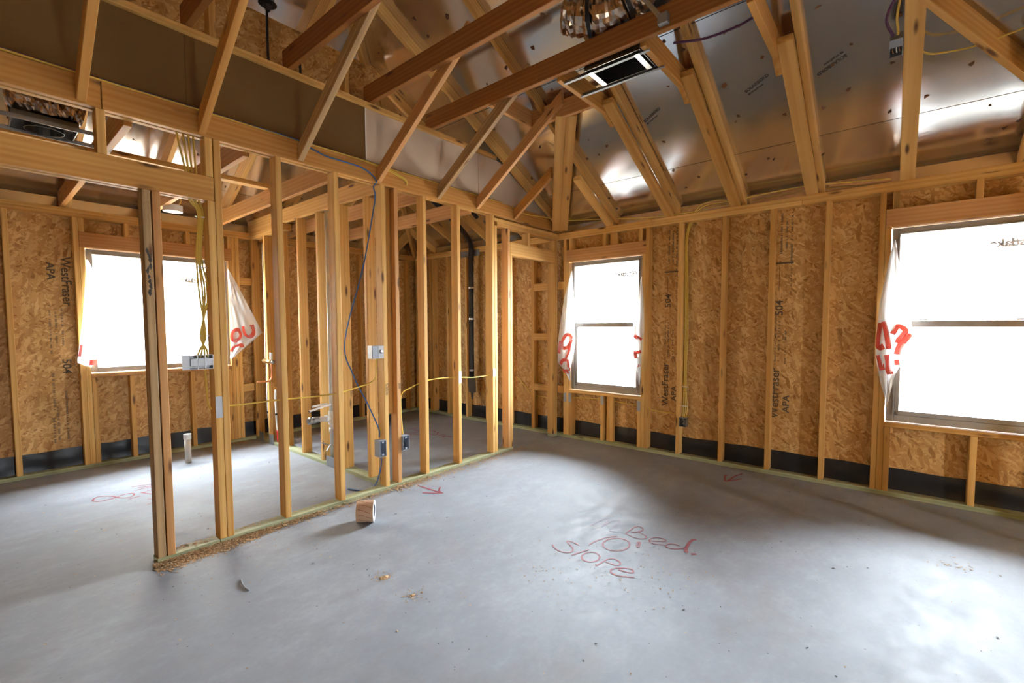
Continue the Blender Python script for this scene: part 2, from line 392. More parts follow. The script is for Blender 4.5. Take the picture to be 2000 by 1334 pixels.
for a, b in zip(ed, ed[1:]):
    if b-a-T > .06: membrane(wr, (XR+D-.001, b-.002, 0), (XR+D-.001, a+T+.002, 0), (-1, 0, 0))
# print on the boards
def osb_print(parent, o, u, v, rows, seed, ink='print_ink'):
    """columns of rubber-stamped print running up the board: big words, then rows of tiny unreadable type"""
    rnd = random.Random(seed); o, u, v = Vector(o), Vector(u), Vector(v)
    for (body, size, du, dv, xs) in rows:
        text('print', parent, body, size, frame(o+u*du+v*dv, u, v), ink, .0003, xs, bold=.018*size)
def fineprint(parent, o, u, v, cols, seed):
    rnd = random.Random(seed); o, u, v = Vector(o), Vector(u), Vector(v); n = u.cross(v)*.0006; V, Fc = [], []
    for (dv, u0, u1, hgt) in cols:
        t = u0
        while t < u1:
            w = rnd.uniform(.006, .013)
            if rnd.random() < .82:
                k = len(V); b = o+u*t+v*dv+n; hh = hgt*rnd.uniform(.75, 1)
                V.extend([b, b+u*w*.8, b+u*w*.8+v*hh, b+v*hh]); Fc.append((k, k+1, k+2, k+3))
            t += w*(1.1 if rnd.random() < .8 else 2.6)
    o2 = mesh('fine_print', V, Fc, 'print_ink_faint', parent); o2['kind'] = 'stuff'; return o2
XF = XR+D-.0005
for yo in (1.835, .815):
    u, v = (0, 0, 1), (0, 1, 0)     # read up the board, as seen from the room
    v = (0, 1, 0) if False else (0, 1, 0)
    big = [('WestFraser', .095, .50, .0, 1.0), ('APA', .075, .56, -.085, 1.15), ('504', .085, 1.53 if yo > 1 else 1.43, -.015, 1.1)]
    osb_print(wr, (XF, yo, 0), (0, 0, 1), (0, 1, 0), big, 1)
    fineprint(wr, (XF, yo, 0), (0, 0, 1), (0, 1, 0), [(.03, .98, 1.45, .012), (.0, 1.02, 1.4, .016), (-.05, 1.0, 1.3, .016), (.0, 1.98, 2.33, .018), (-.04, 1.98, 2.3, .018), (-.08, 1.9, 2.33, .018), (-.08, 1.62, 1.9, .012)], int(yo*10))
    V = [Vector((XF-.0008, yo+.02+dy, z)) for dy, z in ((0, 1.66), (-.004, 1.66), (-.004, 1.86), (0, 1.86))]; mesh('print_arrow', V, [(0, 1, 2, 3)], 'print_ink', wr)
    V = [Vector((XF-.0008, yo+dy, z)) for dy, z in ((.05, 1.89), (-.09, 1.89), (-.09, 1.905), (.05, 1.905))]; mesh('print_bar', V, [(0, 1, 2, 3)], 'print_ink', wr)
    lathe('print_ring', wr, [(.034, 0), (.030, 0)], frame((XF-.0008, yo+.005, 1.24), (0, 1, 0), (0, 0, 1)), 'print_ink', 24)
for y0, z0, z1 in ((2.979, .43, .54), (3.045, .43, .54), (2.543, .447, .549), (2.10, .43, .536)):
    ry('nail_plate', y0, y0+T, z0, z1, 'galvanised', XR-.0025, XR-.0003)

# windows -------------------------------------------------------------
def window_r(n, a, b, label):
    w = struct('window_%d' % n, label, 'window'); z0, z1 = WZ; g = .006; fwid = .055; x0, x1 = XR+.045, XR+D+.025
    def fp(nm, ya, yb, za, zb, xa=x0, xb=x1, m='vinyl'): return bd(nm, w, (xa, ya, za), (xb, yb, zb), m, .003)
    fp('frame', a+g, a+fwid, z0+g, z1-g); fp('frame', b-fwid, b-g, z0+g, z1-g)
    fp('frame', a+fwid, b-fwid, z0+g, z0+fwid); fp('frame', a+fwid, b-fwid, z1-fwid, z1-g)
    for ya in (a+fwid-.012, b-fwid): fp('frame_lip', ya, ya+.012, z0+fwid, z1-fwid, x0-.012, x0)
    fp('frame_lip', a+fwid-.012, b-fwid+.012, z1-fwid, z1-fwid+.012, x0-.012, x0)
    zm = 1.352
    mr = fp('meeting_rail', a+fwid, b-fwid, zm-.025, zm+.025, x0+.005, x0+.05)
    for yl in (a+.2, b-.2): fp('sash_lock', yl-.03, yl+.03, zm+.026, zm+.038, x0-.004, x0+.02, 'pvc')
    for ya, yb in ((a+fwid, a+fwid+.03), (b-fwid-.03, b-fwid)): fp('sash_stile', ya, yb, z0+fwid, zm-.025, x0+.008, x0+.04)
    fp('sash_rail', a+fwid, b-fwid, z0+fwid, z0+fwid+.035, x0+.008, x0+.04)
    mesh('pane', [(x0+.024, y, z) for y, z in ((a+fwid+.02, z0+fwid+.02), (b-fwid-.02, z0+fwid+.02), (b-fwid-.02, zm), (a+fwid+.02, zm))], [(0, 1, 2, 3)], 'glass', w)
    mesh('pane', [(x0+.055, y, z) for y, z in ((a+fwid-.01, zm-.01), (b-fwid+.01, zm-.01), (b-fwid+.01, z1-fwid+.01), (a+fwid-.01, z1-fwid+.01))], [(0, 1, 2, 3)], 'glass', w)
    text('sticker', w, 'Westlake', .075, frame((x0+.052, a+.085, 1.895), (0, 1, 0), (0, 0, 1)), 'sticker_ink', .0002, bold=.004)
    return w
window_r(1, *WIN1, 'tan vinyl single-hung window beside the closet doorway')
window_r(2, *WIN2, 'tan vinyl single-hung window cut by the edge of the picture')

# ------------------------------------------------------------------ left exterior wall
wl = struct('wall_left', 'exterior stud wall of oriented strand board behind the partition, one square window', 'wall')
LX = (.760, 1.953); LZ = (.900, 2.095)
def ly(name, x0, x1, z0, z1, mat='lumber', y0=YL, y1=YL+D): return bd(name, wl, (x0, y0, z0), (x1, y1, z1), mat)
def sheath_l(x0, x1, z0, z1): return panel('osb_panel', wl, (x0, YL+D, z0), (0, 0, 1), (1, 0, 0), z1-z0, x1-x0, .012, 'osb')
for x0, x1 in ((-5.1, -3.9), (-3.9, -2.7), (-2.7, -1.5), (-1.5, -.3), (-.3, .760), (1.953, 3.17), (3.17, 4.39), (4.39, 4.68)): sheath_l(x0, x1, 0, ZS)
sheath_l(*LX, 0, LZ[0]); sheath_l(*LX, LZ[1], ZS)
ly('bottom_plate', -1.2, 1.2, 0, ZP, 'treated'); ly('bottom_plate', 1.202, 4.59, 0, ZP, 'treated')
ly('top_plate', -1.2, 1.75, ZT, ZT+T); ly('top_plate', 1.752, 4.59, ZT, ZT+T); ly('top_plate', -1.2, .9, ZT+T, ZTT); ly('top_plate', .902, 4.59, ZT+T, ZTT)
LS = [-.98, -.575, -.17, .241, .681, 1.994, 2.034, 2.40, 2.81, 3.215, 3.62, 4.03, 4.44]
for x in LS: ly('stud', x, x+T, ZP, ZT)
ly('trimmer', .720, .758, ZP, LZ[1]); ly('trimmer', 1.955, 1.993, ZP, LZ[1])
bd('header', wl, (.720, YL, LZ[1]), (1.993, YL+T, LZ[1]+.14), 'lumber_red'); bd('header', wl, (.720, YL+.05, LZ[1]), (1.993, YL+D, LZ[1]+.14))
ly('sill', .759, 1.954, LZ[0]-T, LZ[0]-.001, 'lumber_red')
for x in (.760, 1.04, 1.555, 1.915): ly('cripple', x, x+T, ZP, LZ[0]-T-.001)
for x in (.7215, 1.05, 1.56, 1.953): ly('cripple', x, x+T, LZ[1]+.14, ZT)
for z in (1.83, .58): ly('blocking', 2.073, 2.19, z, z+D, 'lumber', YL, YL+T)
ed = sorted(LS+[.72, .76, 1.04, 1.555, 1.915, 1.955])
for a, b in zip(ed, ed[1:]):
    if b-a-T > .06: membrane(wl, (a+T+.002, YL+D-.001, 0), (b-.002, YL+D-.001, 0), (0, -1, 0))
YF = YL+D+.0005-.001
text('print', wl, 'WestFraser', .095, frame((.60, YF, 2.0), (0, 0, -1), (1, 0, 0)), 'print_ink', .0003, 1.0, bold=.0015)
text('print', wl, 'APA', .075, frame((.505, YF, 1.94), (0, 0, -1), (1, 0, 0)), 'print_ink', .0003, 1.15, bold=.002)
text('print', wl, '504', .085, frame((.575, YF, 1.05), (0, 0, -1), (1, 0, 0)), 'print_ink', .0003, 1.1, bold=.0015)
fineprint(wl, (.5, YF, 2.3), (0, 0, -1), (1, 0, 0), [(.0, .75, 1.2, .016), (.04, .8, 1.1, .014), (.08, .78, 1.15, .016), (.0, 1.38, 1.75, .018), (.08, 1.55, 2.0, .018), (.02, 1.7, 2.0, .016), (-.01, 1.78, 2.03, .018)], 5)
w3 = struct('window_3', 'square tan vinyl fixed window seen through the partition studs', 'window')
def f3(nm, xa, xb, za, zb, ya=YL+.045, yb=YL+D+.025, m='vinyl'): return bd(nm, w3, (xa, ya, za), (xb, yb, zb), m, .003)
g, fwid = .006, .055
f3('frame', LX[0]+g, LX[0]+fwid, LZ[0]+g, LZ[1]-g); f3('frame', LX[1]-fwid, LX[1]-g, LZ[0]+g, LZ[1]-g)
f3('frame', LX[0]+fwid, LX[1]-fwid, LZ[0]+g, LZ[0]+fwid); f3('frame', LX[0]+fwid, LX[1]-fwid, LZ[1]-fwid, LZ[1]-g)
f3('frame_lip', LX[0]+fwid-.012, LX[1]-fwid+.012, LZ[1]-fwid, LZ[1]-fwid+.012, YL+.033, YL+.045)
mesh('pane', [(x, YL+.08, z) for x, z in ((LX[0]+.05, LZ[0]+.05), (LX[1]-.05, LZ[0]+.05), (LX[1]-.05, LZ[1]-.05), (LX[0]+.05, LZ[1]-.05))], [(0, 1, 2, 3)], 'glass', w3)
text('sticker', w3, 'Westlake', .075, frame((1.80, YL+.078, 1.83), (-1, 0, 0), (0, 0, 1)), 'sticker_ink', .0002, bold=.004)

# ------------------------------------------------------------------ partition between bedroom and bath
wp = struct('wall_partition', 'open stud partition in front of the bath and closet', 'wall')
def px(name, x0, x1, z0, z1, mat='lumber', y0=YP, y1=YP+D): return bd(name, wp, (x0, y0, z0), (x1, y1, z1), mat)
ZB = 2.465
px('bottom_plate', .642, .954, 0, ZP, 'treated'); px('bottom_plate', .956, 3.757, 0, ZP, 'treated'); px('bottom_plate', 4.508, 4.589, 0, ZP, 'treated')
px('stud', .646, .684, ZP, 2.097, 'lumber_dirty'); px('stud', .690, .728, ZP, 2.097, 'lumber_red')
px('trimmer', .956, .994, ZP, 2.097); px('stud', .9955, 1.033, ZP, ZB)
for x, m in ((1.350, 'lumber'), (1.753, 'lumber'), (2.147, 'lumber'), (2.269, 'lumber_red'), (2.562, 'lumber'), (2.961, 'lumber'), (3.435, 'lumber')): px('stud', x, x+T, ZP, ZB, m)
px('stud', 2.186, 2.224, 1.05, ZB, 'lumber', YP+.045, YP+D); px('stud', 2.226, 2.264, .62, ZB, 'lumber', YP+.05, YP+D)
px('stud', 3.474, 3.512, ZP, ZT); px('stud', 3.677, 3.715, ZP, ZT, 'lumber_red'); px('trimmer', 3.716, 3.754, ZP, 2.09)
px('trimmer', 4.510, 4.548, ZP, 2.09); px('stud', 4.550, 4.588, ZP, ZT)
bd('header', wp, (-.55, YP, 2.098), (.992, YP+T, 2.238), 'lumber_fir'); bd('header', wp, (-.55, YP+.051, 2.098), (.992, YP+D, 2.238))
px('cripple', .475, .513, 2.239, ZB); px('cripple', .953, .991, 2.239, ZB); px('cripple', -.16, -.122, 2.239, ZB)
px('stud', -.594, -.556, ZP, ZB)
bd('header', wp, (3.7165, YP, 2.091), (4.549, YP+T, 2.229)); bd('header', wp, (3.7165, YP+.051, 2.091), (4.549, YP+D, 2.229))
px('cripple', 4.02, 4.058, 2.23, ZT)
px('top_plate', 3.513, 4.589, ZT+.0005, ZT+T); px('top_plate', 3.474, 4.589, ZT+T+.001, ZTT)
bd('beam', wp, (-.6, YP, ZB+.0005), (.500, YP+T, ZB+.14), 'lumber_fir'); bd('beam', wp, (.503, YP, ZB+.0005), (4.54, YP+T, ZB+.14), 'lumber_fir'); bd('beam', wp, (-.6, YP+.051, ZB+.0005), (4.588, YP+D, ZB+.14))
for x0, x1, z0, z1 in ((.957, .993, .791, .923), (2.962, 2.998, .805, .92), (3.44, 3.47, .826, .908)): bd('nail_plate', wp, (x0, YP-.0025, z0), (x1, YP-.0003, z1), 'galvanised', 0)

# drywall knee wall above the beam
wk = struct('wall_knee', 'gypsum board knee wall standing on the partition beam', 'wall')
def knee(x0, x1, mat):
    zr = lambda x: min(3.03, roof_r(x)-.02)
    xs = [x0]+([3.6] if x0 < 3.6 < x1 else [])+[x1]
    poly = [(x0, ZB+.10), (x1, ZB+.10)]+[(x, zr(x)) for x in reversed(xs)]
    return prism('gypsum_board', wk, 'x', poly, YP+.0395, YP+.0505, mat, 0, 0)
knee(-.6, .88, 'drywall_brown'); knee(.882, 2.045, 'drywall_brown'); knee(2.055, 3.286, 'drywall_light'); knee(3.289, 4.56, 'drywall_light')
bd('board_edge', wk, (2.0455, YP+.038, ZB+.12), (2.0545, YP+.050, 3.03), 'drywall_edge', 0)
bd('top_plate', wk, (-.6, YP+.012, 3.032), (2.35, YP+.101, 3.070)); bd('top_plate', wk, (2.352, YP+.012, 3.032), (3.53, YP+.101, 3.070))
wo = struct('wall_attic', 'dark strand board draft wall up in the attic', 'wall')
panel('osb_panel', wo, (-1.2, 3.60, 2.66), (1, 0, 0), (0, 0, 1), 1.219, .93, .012, 'osb'); panel('osb_panel', wo, (.02, 3.60, 2.66), (1, 0, 0), (0, 0, 1), 1.219, .93, .012, 'osb'); panel('osb_panel', wo, (1.24, 3.60, 2.66), (1, 0, 0), (0, 0, 1), 1.17, .93, .012, 'osb')
for x in (-.9, .1, 1.1, 2.05): bd('stud', wo, (x, 3.50, 2.66), (x+T, 3.588, 3.55))

# plumbing wall between bath and closet
wb = struct('wall_bath', 'stud wall holding the plumbing between bath and closet', 'wall')
PX0 = 2.19
def by(name, y0, y1, z0, z1, mat='lumber', x0=PX0, x1=PX0+D): return bd(name, wb, (x0, y0, z0), (x1, y1, z1), mat)
by('bottom_plate', 3.269, 5.905, 0, ZP, 'treated')
for y in (3.471, 3.880, 4.290, 4.690): by('stud', y, y+T, ZP, 2.437)
for y in (5.110, 5.50, 5.866): by('stud', y, y+T, ZP, ZT)
by('top_plate', 5.02, 5.905, ZT+.0005, ZT+T); by('top_plate', 5.02, 5.905, ZT+T+.0005, 2.4375)
by('beam', 3.269, 5.95, 2.438, 2.578, 'lumber', PX0, PX0+T)
for y0, y1, z0, z1 in ((4.05, 4.22, .0, .10), (5.68, 5.80, 0, .11), (5.41, 5.53, 0, .12)): bd('shield_plate', wb, (PX0-.004, y0, z0), (PX0-.001, y1, z1), 'grey_steel', 0)

# ------------------------------------------------------------------ ceiling framing
ce = struct('ceiling', 'open timber ceiling framing of joists, sloped rafters and hips', 'ceiling')
for x, m in ((.600, 'lumber_fir'), (1.192, 'lumber_fir'), (1.80, 'lumber_fir'), (0.0, 'lumber_fir'), (2.6, 'lumber_red'), (3.2, 'lumber_red')):
    y0, y1 = YP+D+.001, 5.95
    bd('ceiling_joist', ce, (x, y0, 2.442), (x+T, y1, 2.582), m)
bd('strongback', ce, (-.6, 4.38, 2.583), (1.86, 4.469, 2.621))
ZJ = 3.075
for x, m in ((.365, 'lumber_dark'), (.882, 'lumber_dark'), (1.460, 'lumber_dark'), (2.075, 'lumber_dark'), (2.685, 'lumber_dark'), (-.25, 'lumber_dark')):
    bd('ceiling_joist', ce, (x, -1.45, ZJ), (x+T, YP+.10, ZJ+.14), m)
for x, m in ((.405, 'lumber_fir'), (.922, 'lumber_fir'), (1.500, 'lumber_dirty'), (2.115, 'lumber_red'), (2.725, 'lumber_dirty')):
    rafter('rafter', ce, 'y', x, x+T, (YP-.0005, 2.475), (2.16, 2.475+.685*(YP-2.16)), D, m)
rafter('rafter', ce, 'y', 3.216, 3.254, (YP-.0005, 2.478), (2.19, 3.175), D, 'lumber_red')
rafter('rafter', ce, 'y', 3.775, 3.813, (YP-.0005, 2.475), (2.70, 2.475+.70*(YP-2.70)), D, 'lumber_fir')
bd('ceiling_joist', ce, (3.256, 1.905, 3.085), (3.294, 2.56, 3.225), 'lumber_red'); bd('ceiling_joist', ce, (2.724, 2.525, 3.085), (3.255, 2.563, 3.225), 'lumber_red')
RY = [2.529, 1.858, 1.238, .638, .028, -.58]
for i, y in enumerate(RY):
    xt = 3.92 if i == 0 else 3.30
    rafter('rafter', ce, 'x', y-.089, y, (4.600, 2.4415), (xt, 2.4415+.495*(4.6-xt)), T, 'lumber')
    if i and i != 4: prism('ceiling_joist', ce, 'x', [(2.724, 3.05), (3.36, 3.05), (3.50, 2.985), (3.50, 3.03), (3.43, 3.19), (2.724, 3.19)], y+.0005, y+T, 'lumber_fir', 0)
hd = Vector((-1.29, -.95, .64)).normalized(); hw = Vector((-.95, 1.29, 0)).normalized(); hn = hd.cross(hw).normalized()
if hn.z < 0: hn = -hn
A0, A1 = Vector((4.545, 3.115, 2.478)), Vector((3.285, 2.19, 3.105))
for s_ in (-1, 1): bar('hip_board', ce, A0+hw*.045*s_, A1+hw*.045*s_, D, T, 'lumber', hn)
B0, B1 = Vector((4.56, -.963, 2.461+.066)), Vector((3.25, .009, 3.10+.066))
bar('hip_board', ce, B0, B1, T, .12, 'lumber')
for x, ye in ((2.115, -.02), (2.725, -.02), (3.216, -.10), (3.775, -.49)): rafter('rafter', ce, 'y', x, x+T, (-1.0, 2.475), (ye, 2.475+.685*(ye+1.0)), D, 'lumber_fir')

# ------------------------------------------------------------------ roof
ro = struct('roof', 'foil-faced roof boards on sloping timber rafters', 'roof')
RX = -.2
def clip(poly, f):
    out = []
    for i, p in enumerate(poly):
        q = poly[(i+1) % len(poly)]; a, b = f(p), f(q)
        if a >= 0: out.append(p)
        if (a >= 0) != (b >= 0): t = a/(a-b); out.append((p[0]+(q[0]-p[0])*t, p[1]+(q[1]-p[1])*t))
    return out
def roof_panel(poly, zf, dz, mat, name, t=.011):
    if len(poly) < 3: return
    cx = sum(p[0] for p in poly)/len(poly); cy = sum(p[1] for p in poly)/len(poly); cz = zf(cx, cy)+dz
    V = [(x-cx, y-cy, zf(x, y)+dz-cz) for x, y in poly]; V += [(x-cx, y-cy, zf(x, y)+dz-cz+t) for x, y in poly]; n = len(poly)
    Fc = [tuple(range(n)), tuple(range(2*n-1, n-1, -1))]+[(i, n+i, n+(i+1) % n, (i+1) % n) for i in range(n)]
    me = bpy.data.meshes.new(name); me.from_pydata(V, [], Fc); me.update(); return link(name, me, mat, ro, Matrix.Translation((cx, cy, cz)))
hipf = lambda p: (p[0]-4.68)-(p[1]-5.996)          # >= 0 on the right-hand slope
zr = lambda x, y: roof_r(x); zb = lambda x, y: roof_b(y)
xs = [5.05, 4.21, 3.138, 2.066, .994, -.078, RX]
G = .0025
for i in range(len(xs)-1):
    yy = [-5.1, -2.9, -.68, 1.719, 4.34, 6.4] if i % 2 else [-5.1, -4.28, -1.84, .566, 3.139, 5.52, 6.4]
    for a, b in zip(yy, yy[1:]):
        roof_panel(clip([(xs[i+1]+G, a+G), (xs[i]-G, a+G), (xs[i]-G, b-G), (xs[i+1]+G, b-G)], hipf), zr, 0, 'foil', 'foil_board')
yb = [6.37, 5.526, 4.454, 3.382, 2.31, 1.116]; xb = [-5.1, -3.6, -1.18, 1.251, 3.68, 5.1]
for i in range(len(yb)-1):
    off = .608 if i % 2 else 0
    xx = [-5.1]+[x+off for x in xb[1:-1]]+[5.1]
    for a, b in zip(xx, xx[1:]):
        roof_panel(clip(clip([(a+G, yb[i+1]+G), (b-G, yb[i+1]+G), (b-G, yb[i]-G), (a+G, yb[i]-G)], lambda p: -hipf(p)), lambda p: (p[0]+5.08)-(p[1]-5.996)*-1+0 if False else 1), zb, 0, 'foil', 'foil_board')
roof_panel(clip([(RX, -5.2), (5.1, -5.2), (5.1, 6.45), (RX, 6.45)], hipf), zr, .03, 'dark_scrap', 'roof_deck')
roof_panel(clip([(-5.2, 1.0), (5.1, 1.0), (5.1, 6.42), (-5.2, 6.42)], lambda p: -hipf(p)), zb, .03, 'dark_scrap', 'roof_deck')
roof_panel([(-5.2, -5.2), (RX, -5.2), (RX, 6.45), (-5.2, 6.45)], lambda x, y: roof_r(RX)-SL*(RX-x), .0, 'osb', 'roof_deck')
RYS = [5.50, 4.93, 4.32, 3.71, 3.12, 2.40, 1.729, 1.112, .511, -.055, -.71, -1.25, -1.86, -2.47, -3.08, -3.69, -4.3]
for a, b in zip(RYS[1:12], RYS[:11]): panel('foil_board', ro, (4.678, a+T+.002, 2.442), (0, 0, 1), (0, 1, 0), .098, b-a-T-.004, .003, 'foil')
for y in RYS:
    xe = max(RX+.02, y-5.996+4.68+.02) if y > 1.1 else RX+.02
    rz = lambda x: roof_r(x)-.10
    poly = [(4.674, 2.4425), (xe, rz(xe)), (xe, roof_r(xe)-.001), (4.674, roof_r(4.674)-.001)]
    if xe < 4.4: prism('roof_rafter', ro, 'x', poly, y, y+T, 'lumber', -math.atan(SL))
BXS = (-1.2, -.6, .04, .640, 1.232, 1.84, 2.44, 3.05, 3.66, 4.2)
for a, b in zip(BXS, BXS[1:]): panel('foil_board', ro, (a+T+.002, 5.990, 2.442), (0, 0, 1), (1, 0, 0), .098, b-a-T-.004, .003, 'foil')
for x in BXS:
    ye = x-4.68+5.996+.03
    if x < RX: ye = 1.2
    rz = lambda y: roof_b(y)-.157
    poly = [(5.99, 2.4415), (5.881, 2.4415), (ye, rz(ye)), (ye, roof_b(ye)-.001), (5.99, roof_b(5.99)-.001)]
    prism('roof_rafter', ro, 'y', poly, x, x+T, 'lumber', -math.atan(SL))
bar('roof_hip', ro, (4.60, 5.916, roof_r(4.6)-.11), (RX, 1.116, roof_r(RX)-.11), T, .18, 'lumber')
bd('ridge_board', ro, (RX-.04, -5, roof_r(RX)-.26), (RX-.002, 1.1, roof_r(RX)-.03))
# nail tears in the foil
rnd = random.Random(3); V, Fc = [], []
def tears(n, gen, nrm):
    for _ in range(n):
        p, a = gen(); p = Vector(p); nn = Vector(nrm).normalized(); t1 = nn.orthogonal().normalized(); t2 = nn.cross(t1); k = len(V); m = rnd.choice((3, 4, 5))
        for i in range(m):
            th = a+2*pi*i/m; rr = rnd.choice((.008, .024, .015)); V.append(p-nn*(.001+.004*rnd.random())+t1*cos(th)*rr+t2*sin(th)*rr*.8)
        Fc.append(tuple(range(k, k+m)))
def gr():
    x = rnd.uniform(1.6, 4.6); y = rnd.uniform(-1.2, min(5.5, x+1.2)); return (x, y, roof_r(x)), rnd.random()*6
def gb():
    y = rnd.uniform(3.8, 5.9); x = rnd.uniform(-.5, min(3, y-1.4)); return (x, y, roof_b(y)), rnd.random()*6
tears(240, gr, (SL, 0, 1)); tears(70, gb, (0, SL, 1))
te = mesh('nail_tears', V, Fc, 'foil_tear', ro); te['kind'] = 'stuff'
# board stamps on the foil
ru = Vector((-1, 0, SL)).normalized()
def stamp(x, y, sgn):
    d = (Vector((0, -1, 0))*.80+ru*.42)*sgn; d.normalize(); nn = Vector((SL, 0, 1)).normalized()*-1; v = nn.cross(d)
    o = Vector((x, y, roof_r(x)))+nn*.0012
    text('foil_print', ro, 'SOLARBORD', .032, frame(o-d*.085+v*.012, d, v), 'foil_ink', .0002, bold=.0012)
    text('foil_print', ro, 'WestFraser', .020, frame(o-d*.06-v*.018, d, v), 'foil_ink', .0002, bold=.0008)
    k = o-d*.085-v*.018; mesh('foil_logo', [k, k+d*.018, k+d*.018+v*.014, k+v*.014], [(0, 1, 2, 3)], 'foil_ink', ro)
stamp(3.685, .826, 1); stamp(3.675, .395, -1); stamp(3.679, 1.60, 1)

# ------------------------------------------------------------------ the rest of the house shell, behind the camera
wn = struct('wall_near', 'open stud wall behind the viewpoint', 'wall')
for x in [-1.4+.406*i for i in range(15)]: bd('stud', wn, (x, -1.089, ZP), (x+T, -1.0, ZT))
bd('bottom_plate', wn, (-1.4, -1.089, 0), (4.589, -1.0, ZP-.0005), 'treated'); bd('top_plate', wn, (-1.4, -1.089, ZT+.0005), (4.589, -1.0, ZTT))
ww = struct('wall_west', 'strand board exterior wall far behind the viewpoint', 'wall')
wq = struct('wall_rear', 'strand board exterior wall behind the viewpoint with a narrow opening added for fill light', 'wall')
def shell(par, axis, c, segs):
    for a, b, z0, z1 in segs:
        if axis == 'x': panel('osb_panel', par, (c, a, z0), (0, 0, 1), (0, 1, 0), z1-z0, b-a, .012, 'osb')
        else: panel('osb_panel', par, (a, c, z0), (0, 0, 1), (1, 0, 0), z1-z0, b-a, .012, 'osb')
shell(ww, 'x', -5.09, [(-5.1, 6.0, 0, 2.6)])
REAR_FILL = [(1.2, 1.55)]  # unseen opening added in the rear wall to let in fill light
e0 = -5.1
for a, b in REAR_FILL: shell(wq, 'y', -5.1, [(e0, a, 0, 2.6), (a, b, 2.1, 2.6)]); e0 = b
shell(wq, 'y', -5.1, [(e0, 4.7, 0, 2.6)])
prism('gable', wq, 'x', [(-5.1, 2.5), (4.7, 2.5), (RX, roof_r(RX)+.05)], -5.1, -5.09, 'osb', 0, 0)
shell(wr, 'x', XR+D+.012, [(-5.1, -1.102, 0, ZS)])
for a, b in REAR_FILL: portal('sky_portal', ((a+b)/2, -5.16, 1.05), (radians(90), 0, 0), b-a, 2.1)
#==THINGS==
def sub(o, p):
    M = o.matrix_local.copy(); o.parent = p; o.matrix_local = p.matrix_local.inverted() @ M; return o
# ------------------------------------------------------------------ red paint on the slab
NOTE = [[(2.645, 1.555), (2.763, 1.539), (2.816, 1.508), (2.674, 1.489)], [(2.674, 1.489), (2.804, 1.472), (2.814, 1.429), (2.657, 1.418), (2.664, 1.38)], [(2.791, 1.314), (2.679, 1.319)], [(2.8, 1.319), (2.837, 1.29), (2.805, 1.253), (2.757, 1.267), (2.719, 1.298)], [(2.757, 1.267), (2.734, 1.208), (2.703, 1.19), (2.672, 1.214), (2.666, 1.263), (2.681, 1.315)], [(2.686, 1.156), (2.71, 1.113), (2.741, 1.076), (2.764, 1.101), (2.75, 1.146), (2.702, 1.163), (2.67, 1.149), (2.663, 1.117), (2.69, 1.063)], [(2.739, .986), (2.733, 1.032), (2.694, 1.053), (2.668, 1.034), (2.679, .996), (2.721, .957), (2.768, .95)], [(2.883, .934), (2.864, .952), (2.798, .953), (2.723, .942), (2.679, .922)], [(2.68, .897), (2.699, .873)], [(2.394, 1.42), (2.462, 1.415), (2.554, 1.385), (2.612, 1.343)], [(2.56, 1.23), (2.523, 1.22), (2.483, 1.225), (2.448, 1.243), (2.426, 1.271), (2.419, 1.303), (2.429, 1.334), (2.456, 1.358), (2.493, 1.369), (2.534, 1.366), (2.571, 1.347), (2.595, 1.318), (2.601, 1.284), (2.589, 1.252), (2.56, 1.23)], [(2.624, 1.205), (2.565, 1.185), (2.565, 1.173), (2.624, 1.192), (2.624, 1.205)], [(2.258, 1.598), (2.232, 1.566), (2.218, 1.509), (2.236, 1.467), (2.27, 1.457), (2.308, 1.486), (2.344, 1.547), (2.364, 1.541), (2.356, 1.466)], [(2.22, 1.434), (2.272, 1.418), (2.345, 1.391)], [(2.308, 1.296), (2.283, 1.288), (2.257, 1.29), (2.235, 1.3), (2.221, 1.318), (2.217, 1.339), (2.224, 1.36), (2.242, 1.377), (2.266, 1.386), (2.293, 1.385), (2.316, 1.375), (2.331, 1.356), (2.335, 1.334), (2.326, 1.313), (2.308, 1.296)], [(2.204, 1.262), (2.272, 1.255), (2.316, 1.247), (2.344, 1.22), (2.328, 1.176), (2.3, 1.166), (2.282, 1.188), (2.281, 1.244)], [(2.253, 1.149), (2.255, 1.104), (2.274, 1.071), (2.3, 1.091), (2.287, 1.128), (2.256, 1.166), (2.214, 1.175), (2.193, 1.149), (2.2, 1.107), (2.234, 1.045)]]
EIGHT = [[(.717, 4.712), (.695, 4.778), (.663, 4.825), (.627, 4.845), (.597, 4.821), (.582, 4.779), (.586, 4.744), (.614, 4.711), (.65, 4.703), (.696, 4.715), (.725, 4.725), (.757, 4.749), (.793, 4.753), (.816, 4.724), (.816, 4.684), (.79, 4.645), (.755, 4.651), (.731, 4.679), (.717, 4.712)], [(.77, 4.594), (.841, 4.607)], [(.845, 4.932), (.906, 4.911), (.99, 4.865)], [(.873, 4.871), (.979, 4.815)], [(.86, 4.802), (.9, 4.804), (.973, 4.784)], [(.861, 4.71), (.891, 4.682)], [(.865, 4.705), (.888, 4.637), (.926, 4.565)], [(.896, 4.708), (.954, 4.696)], [(.858, 4.478), (.903, 4.458)], [(.829, 4.346), (.882, 4.36)]]
